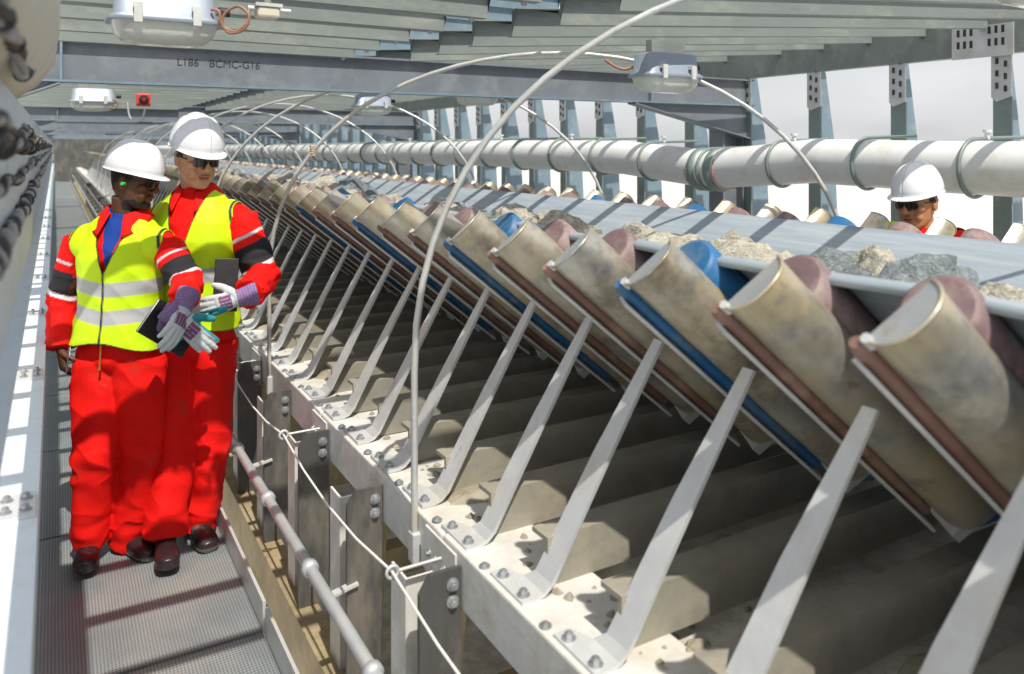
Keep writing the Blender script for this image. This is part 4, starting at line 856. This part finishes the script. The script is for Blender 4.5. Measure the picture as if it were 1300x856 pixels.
    # vest
    vt, nv, ft = remesh(merge([torso] + [ball(P['sh' + s] + rt * (.05 if s == 'R' else -.05), .076, .080, .068) for s in 'LR']), .0055, 6)
    z = (vt - np.array(pel)) @ np.array(up); x = (vt - np.array(pel)) @ np.array(rt); yv = (vt - np.array(pel)) @ np.array(fw)
    infl = .017 + .016 * np.clip((.25 * kT - z) / (.25 * kT), 0, 1) + np.array([.010 * fbm((p[0], p[1], p[2] * .5), 8, 4) + .004 * fbm(p, 19, 6) + .005 * rdg((p[0] + p[2] * .6, p[1], p[2] * .55), 7, 2) for p in vt]) * np.clip((.55 * kT - z) * 4, .2, 1)
    vt = vt + nv * infl[:, None]
    xs = np.interp(z, [-.1, .33 * kT, .40 * kT, .52 * kT, .60 * kT], [.40, .40, .225, .190, .182])
    hem = P['hem'] + .02 * np.cos(x * 16) * (yv > 0) - .018
    zt, zv = .60 * kT, P['vz']; vw = .088 * np.clip((z - zv) / (zt - zv), -1, 2)
    gneck = np.where(yv > 0, np.abs(x) - vw, np.sqrt(x ** 2 + (yv) ** 2) - .075); gneck = np.where(z < zv, .05 + (zv - z), gneck)
    gtop = np.sqrt(x ** 2 + (yv * 1.0) ** 2) - .082; gtop = np.where(z > .56 * kT, gtop, 1)
    g = np.minimum.reduce([xs - np.abs(x), z - hem, gneck, gtop])
    v3, f3 = clip(vt, ft, g)
    z = (v3 - np.array(pel)) @ np.array(up); x = (v3 - np.array(pel)) @ np.array(rt); yv = (v3 - np.array(pel)) @ np.array(fw)
    xs = np.interp(z, [-.1, .33 * kT, .40 * kT, .52 * kT, .60 * kT], [.40, .40, .225, .190, .182]); vw = .088 * np.clip((z - zv) / (zt - zv), -1, 2)
    YEL = np.array((.56, .82, .008)); SIL = np.array((.42, .43, .44)); vc = np.tile(YEL, (len(v3), 1))
    for bz, bh in P['bands']:
        w = z - bz - P.get('btilt', 0) * x - .02 * np.abs(x) / .18; q_ = np.clip((bh - np.abs(w)) / .005 + .5, 0, 1)[:, None]; vc = vc * (1 - q_) + SIL * q_
    edge = np.minimum.reduce([np.abs(xs - np.abs(x)) + (z < .33 * kT) * 1, np.where(yv > 0, np.abs(np.abs(x) - vw) + (z < zv) * 1, 1), z - (P['hem'] + .02 * np.cos(x * 16) * (yv > 0) - .018)]); q_ = np.clip((.006 - edge) / .004 + .5, 0, 1)
    q_ = np.maximum(q_, np.clip((.005 - np.abs(x)) / .004 + .5, 0, 1) * ((yv > 0) & (z < zv + .01)))[:, None]; vc = vc * (1 - q_) + BLK * q_
    vo = tinted('safety_vest', v3, f3, vc, M['vest'], root, O); so_ = vo.modifiers.new('thick', 'SOLIDIFY'); so_.thickness = .003; so_.offset = 0
    # collar: two turned-down flaps of the coverall around the neck
    ctr = pel + up * .575 * kT + fw * .004
    def collar(col, r0, r1, h0, h1, gap, nm):
        def fun(a_, b_):
            ang = math.pi / 2 + gap + (2 * math.pi - 2 * gap) * a_; dr = rt * math.cos(ang) * 1.0 + fw * math.sin(ang) * 1.05
            front = max(0, math.sin(ang)); sl = (1 - front) ; stand = min(1, b_ * 2.2); fall = max(0, (b_ - .42) / .58)
            rad = r0 + (r1 - r0) * fall + .005 * stand; zz = h0 + (h1 - h0) * stand * (1 - .55 * front) - fall * (.055 + .05 * front)
            return ctr + dr * (rad + .012 * front * fall) + up * zz, dr
        m = strip_mb(fun, 48, 10, .004); o = m.build(nm, M[col], None); par(o, root); return o
    collar('red', .068, .116, .0, .070, .42, 'collar')
    if P.get('inner'): collar(P['inner'], .060, .066, .0, .068, .30, 'shirt_collar')
    # helmet, glasses, straps
    hc = c + u_ * (.040 * k) + f_ * (-.006 * k); ho = helmet_mb(hc, fr, k).build('hard_hat', M['helmet']); par(ho, root)
    band = strip_mb(lambda a_, b_: (c + (s_ * math.sin(2 * math.pi * a_) * .086 + f_ * (math.cos(2 * math.pi * a_) * .106 - .006) + u_ * (.030 + .022 * b_)) * k, s_ * math.sin(2 * math.pi * a_) + f_ * math.cos(2 * math.pi * a_)), 40, 2, .003).build('head_band', M['black']); par(band, ho)
    ear = MB()
    for sx in (-1, 1):
        pts = [c + (s_ * sx * .094 + f_ * -.045 + u_ * .052) * k, c + (s_ * sx * .090 - f_ * .040 + u_ * .02) * k, c + (s_ * sx * .089 - f_ * .028 - u_ * .030) * k, c + (s_ * sx * .078 + f_ * .0 - u_ * .068) * k, c + (s_ * sx * .058 + f_ * .040 - u_ * .105) * k, c + (s_ * sx * .02 + f_ * .060 - u_ * .124) * k, c + (f_ * .062 - u_ * .126) * k]
        w_ = (.010, .011, .011, .006, .0035, .0035, .0035) if P.get('widestrap') else (.006, .006, .006, .004, .003, .003, .003)
        ear.tube(pts, [x_ * k for x_ in w_], 8)
        ear.tube([c + (s_ * sx * .092 + f_ * .012 + u_ * .045) * k, c + (s_ * sx * .090 - f_ * .004 + u_ * .0) * k, pts[2]], .003 * k, 6)
    par(ear.build('chin_strap', M['black']), ho)
    def lens(a_, b_):
        sgn = P_l; t = (a_ - .5) * 2; ang = sgn * (.36 + .33 * t); hh = .0165 * (1 - abs(t) ** 4) ** .5 + .002
        zz = .003 - .004 * abs(t) + hh * (1 - 2 * b_); rx = .088; dr = s_ * math.sin(ang) + f_ * math.cos(ang)
        return c + (s_ * math.sin(ang) * .086 + f_ * (math.cos(ang) * .082 + .026) + u_ * (zz - .002)) * k, dr
    gs = None
    for P_l in (-1, 1):
        o = strip_mb(lens, 16, 6, .0025).build('lens', M['lens'])
        if gs is None: gs = thing('tmp', 'x', 'x'); del gs['label']; del gs['category']; gs.name = 'sunglasses'; gs.location = c; par(gs, root)
        o.parent = gs; o.location = -Vector(c)
    fm = MB()
    for sx in (-1, 1):
        fm.tube([c + (s_ * sx * .074 + f_ * .074 + u_ * .010) * k, c + (s_ * sx * .081 + f_ * .055 + u_ * .010) * k, c + (s_ * sx * .083 + f_ * .0 + u_ * .008) * k, c + (s_ * sx * .080 - f_ * .02 - u_ * .004) * k], .0028 * k, 6)
        fm.tube([c + (s_ * sx * math.sin(b_) * .087 + f_ * (math.cos(b_) * .083 + .0265) + u_ * .0165) * k for b_ in np.linspace(.04, .70, 8)], .0022 * k, 6)
    fm.tube([c + (s_ * -.012 + f_ * .111 + u_ * .008) * k, c + (f_ * .112 + u_ * .010) * k, c + (s_ * .012 + f_ * .111 + u_ * .008) * k], .0025 * k, 6)
    o = fm.build('spectacle_frame', M['black']); o.parent = gs; o.location = -Vector(c)
    if P.get('plug'):
        m = MB()
        for sx in (-1, 1): m.tube([c + (s_ * sx * .080 + f_ * .004 - u_ * .010) * k, c + (s_ * sx * .102 + f_ * .004 - u_ * .010) * k], .0065 * k, 8)
        par(m.build('ear_plug', M['green']), root)
    # zip below the vest
    zp = MB(); pz = []
    for t in np.linspace(P['hem'] + .02, P['hem'] - .11, 7):
        pz.append(pel + up * t + fw * (.150 * bw))
    zp.tube(pz, [.004] * 6 + [.006], 6); par(zp.build('zip', M['brass']), root)
    return root
PURP = (.20, .13, .27); TEAL = (.03, .24, .29); GLW = (.50, .54, .56); MARO = (.17, .07, .16)
def glove_obj(root, O, wrist, h, name):
    d = Vector(h['d']).normalized(); pn = (Vector(h['pn']) - d * Vector(h['pn']).dot(d)).normalized(); w = d.cross(pn) * h['side']; s = h.get('scale', 1.15)
    hm, tips = hand(wrist, h['d'], h['pn'], h['side'], h['curl'], s, 1.38, thumb_curl=h.get('tc', .6), fing=h.get('fing'))
    cuff = loft_rings([(wrist - d * .075, w * .050, pn * .045), (wrist - d * .055, w * .049, pn * .044), (wrist - d * .03, w * .044, pn * .037), (wrist, w * .038, pn * .030), (wrist + d * .02, w * .038, pn * .028)], 24)
    v, n, f = remesh(merge([hm, cuff]), .0032, 1); q = v - np.array(wrist); a = q @ np.array(d); b = q @ np.array(w); c_ = q @ np.array(pn)
    t = np.tile(np.array(GLW), (len(v), 1)); t[a < .012] = PURP
    stripe = (a < .012) & (np.sin(a * 520) > .8); t[stripe] = np.array(PURP) * 1.5
    back = c_ < -.002; band = back & (a > .035 * s) & (a < .085 * s) & (np.abs(b) < .032 * s); t[band] = MARO; t[band & (np.abs(np.sin(b * 210)) < .2)] = np.array((.5, .42, .5))
    t[((b < -.010 * s) if h.get('low') else (b > .036 * s)) & (a > (.06 if h.get('low') else .02))] = TEAL
    for k_ in range(len(tips)):
        if k_ == 0: dd = np.linalg.norm(v - np.array(tips[0]), axis=1)
    v = v + n * np.array([.0015 * fbm(p, 60, 3) for p in v])[:, None]
    return tinted(name, v, f, t, M['glove'], root, O)
V3 = Vector
# the shorter man, nearer the camera
dm1 = 3.50
man1 = dict(pel=W(150, 443, dm1), neck=W(160, 270, dm1), shL=W(211, 313, dm1 - .02), shR=W(103, 307, dm1), face=V3((.84, -.50, -.20)), head=W(169, 229, dm1 - .02), hk=1.0, bulk=.93,
    elL=W(238, 362, dm1 - .10), wrL=W(233, 378, dm1 - .27), elR=W(80, 380, dm1 + .04), wrR=W(77, 442, dm1 - .05), hipL=W(174, 462, dm1), hipR=W(128, 462, dm1), knL=W(180, 577, dm1 - .02), knR=W(122, 577, dm1 - .10), anL=W(161, 694, dm1 + .03), anR=W(113, 694, dm1 - .06),
    toeL=V3((.45, -.9, 0)), toeR=V3((-.12, -1, 0)), tipR=.16, skin=(.105, .043, .022), lip=(.13, .05, .04), hair=(.012, .009, .008), beard=True, shirt=(.012, .05, .28), inner='navy', vz=.36, hem=.055, bands=[(.285, .031), (.165, .031)], btilt=.0, plug=True, widestrap=True,
    handR=dict(d=V3((.12, -.25, -1)), pn=V3((1, .2, 0)), side=1, curl=.85, tc=.9), handL=dict(d=V3((-.35, -.55, -.75)), pn=V3((-.55, .75, -.1)), side=1, curl=.35, glove=True, scale=1.02, tc=.5, off=V3((-.005, -.03, -.035))))
p1 = person('person', 'shorter man in white hard hat, yellow vest and red coveralls, blue shirt at the neck', man1)
dm2 = 3.70
man2 = dict(pel=W(246, 424, dm2), neck=W(250, 240, dm2), shL=W(304, 277, dm2), shR=W(200, 277, dm2 + .04), face=V3((.30, -.92, -.24)), head=W(249, 199, dm2 - .05), hk=1.12, bulk=1.04,
    elL=W(334, 352, dm2 - .05), wrL=W(316, 374, dm2 - .27), elR=W(186, 350, dm2 + .08), wrR=W(190, 430, dm2 + .02), hipL=W(269, 440, dm2), hipR=W(224, 440, dm2), knL=W(266, 568, dm2 - .02), knR=W(222, 565, dm2 - .12), anL=W(250, 676, dm2 - .05), anR=W(210, 684, dm2 - .24),
    toeL=V3((.12, -1, 0)), toeR=V3((-.06, -1, 0)), tipR=.16, skin=(.52, .29, .17), lip=(.42, .17, .13), hair=(.10, .055, .025), inner='navy', vz=.35, hem=.075, bands=[(.285, .034), (.145, .034)], arm_r=(.082, .076, .068), leg_r=(.115, .098, .084),
    handR=dict(d=V3((.0, -.15, -1)), pn=V3((1, .3, 0)), side=1, curl=.4), handL=dict(d=V3((-.93, .10, -.22)), pn=V3((.15, .95, -.1)), side=-1, curl=.40, glove=True, scale=1.0, tc=.45, low=True, off=V3((-.04, -.01, -.01))))
p2 = person('person', 'taller man in white hard hat and sunglasses, one glove around a black tablet case', man2)
dm3 = 4.0
h3 = W(1165, 262, dm3); fx, fy = h3.x, h3.y
man3 = dict(pel=V3((fx + .05, fy - .02, .86)), neck=V3((fx + .03, fy - .01, 1.37)), shL=V3((fx + .03, fy - .22, 1.32)), shR=V3((fx + .03, fy + .20, 1.32)), face=V3((-.97, -.05, -.14)), head=V3((fx, fy, h3.z + .025)), hk=1.12,
    elL=V3((fx, fy - .27, 1.06)), wrL=V3((fx - .18, fy - .22, 1.0)), elR=V3((fx, fy + .27, 1.06)), wrR=V3((fx - .18, fy + .22, 1.0)), hipL=V3((fx + .05, fy - .10, .82)), hipR=V3((fx + .05, fy + .08, .82)), knL=V3((fx, fy - .10, .46)), knR=V3((fx + .02, fy + .09, .46)), anL=V3((fx + .05, fy - .10, .09)), anR=V3((fx + .07, fy + .09, .09)),
    toeL=V3((-1, -.1, 0)), toeR=V3((-1, .1, 0)), skin=(.42, .20, .11), lip=(.36, .14, .11), hair=(.03, .02, .015), inner='navy', vz=.33, hem=.06, bands=[(.25, .03), (.13, .03)], widestrap=True,
    handL=dict(d=V3((-.8, 0, -.4)), pn=V3((0, .5, -1)), side=-1, curl=.5), handR=dict(d=V3((-.8, 0, -.4)), pn=V3((0, -.5, -1)), side=1, curl=.5))
p3 = person('person', 'man in white hard hat seen from the nose up behind the far belt edge', man3)
# things they hold
def board(name, c, ax, ay, t, label, cat, pages=True):
    c = V3(c); ax = V3(ax); ay = V3(ay); ay = ay - ax * ay.dot(ax) / ax.length_squared; n_ = ax.cross(ay).normalized()
    r_ = thing(name, label, cat, c)
    for sgn in (-1, 1): m = MB(); m.obox(n_ * (sgn * t), ax, ay, n_ * .0018); bevel(m.build('cover', M['notebook'], r_), .002)
    if pages: m = MB(); m.obox(-ax * .01, ax * .975, ay * .96, n_ * (t - .002)); m.build('pages', M['paper'], r_)
    return r_
nbp = man1['wrL'] + V3((-.065, .0, -.105)); 
board('notebook', W(216, 417, 3.25), (W(236, 453, 3.28) - W(180, 420, 3.17)) * .5, (W(207, 378, 3.24) - W(180, 420, 3.17)) * .5, .010, 'black covered notebook with pale page edge held under the shorter man\'s gloved hand', 'notebook')
gt = thing('work_glove', 'spare purple and white work glove dangling below the shorter man\'s gloved hand', 'glove', W(232, 410, 3.18))
glove_obj(gt, np.array(gt.location), W(229, 407, 3.19), dict(d=V3((.60, -.1, -.66)), pn=V3((.1, 1, 0)), side=1, curl=.14, scale=1.0, tc=.1), 'glove_body')
gt2 = thing('work_glove', 'folded purple glove cuff pressed against the black notebook', 'glove', W(208, 405, 3.21))
m = loft_rings([(W(217, 384, 3.23), V3((.020, 0, .006)), V3((0, .010, 0))), (W(210, 398, 3.22), V3((.022, 0, .006)), V3((0, .013, 0))), (W(205, 414, 3.21), V3((.020, 0, .006)), V3((0, .013, 0))), (W(203, 421, 3.21), V3((.012, 0, .004)), V3((0, .008, 0)))], 18)
v, n, f = remesh(m, .004, 1); v = v + n * np.array([.003 * fbm(p, 40, 3) for p in v])[:, None]; tinted('glove_body', v, f, np.array(PURP), M['glove'], gt2, np.array(gt2.location))
tb = board('tablet_case', W(287, 362, 3.50), (W(305, 331, 3.53) - W(275, 331, 3.49)) * .5, (W(289, 329, 3.54) - W(281, 396, 3.47)) * .5, .007, 'black tablet case held upright in the taller man\'s gloved hand', 'tablet', False)
m = MB(); a_, b_ = W(88, 441, 3.37), W(84, 474, 3.32); pen = thing('pen', 'slim black pen with a pale clip in the shorter man\'s bare hand', 'pen', a_)
m.tube([a_ - a_, b_ - a_], .004, 8); m.build('barrel', M['black'], pen); m = MB(); m.tube([V3((.004, -.003, 0)), (b_ - a_) * .35 + V3((.004, -.003, 0))], .0014, 6); m.build('clip', M['galv'], pen)
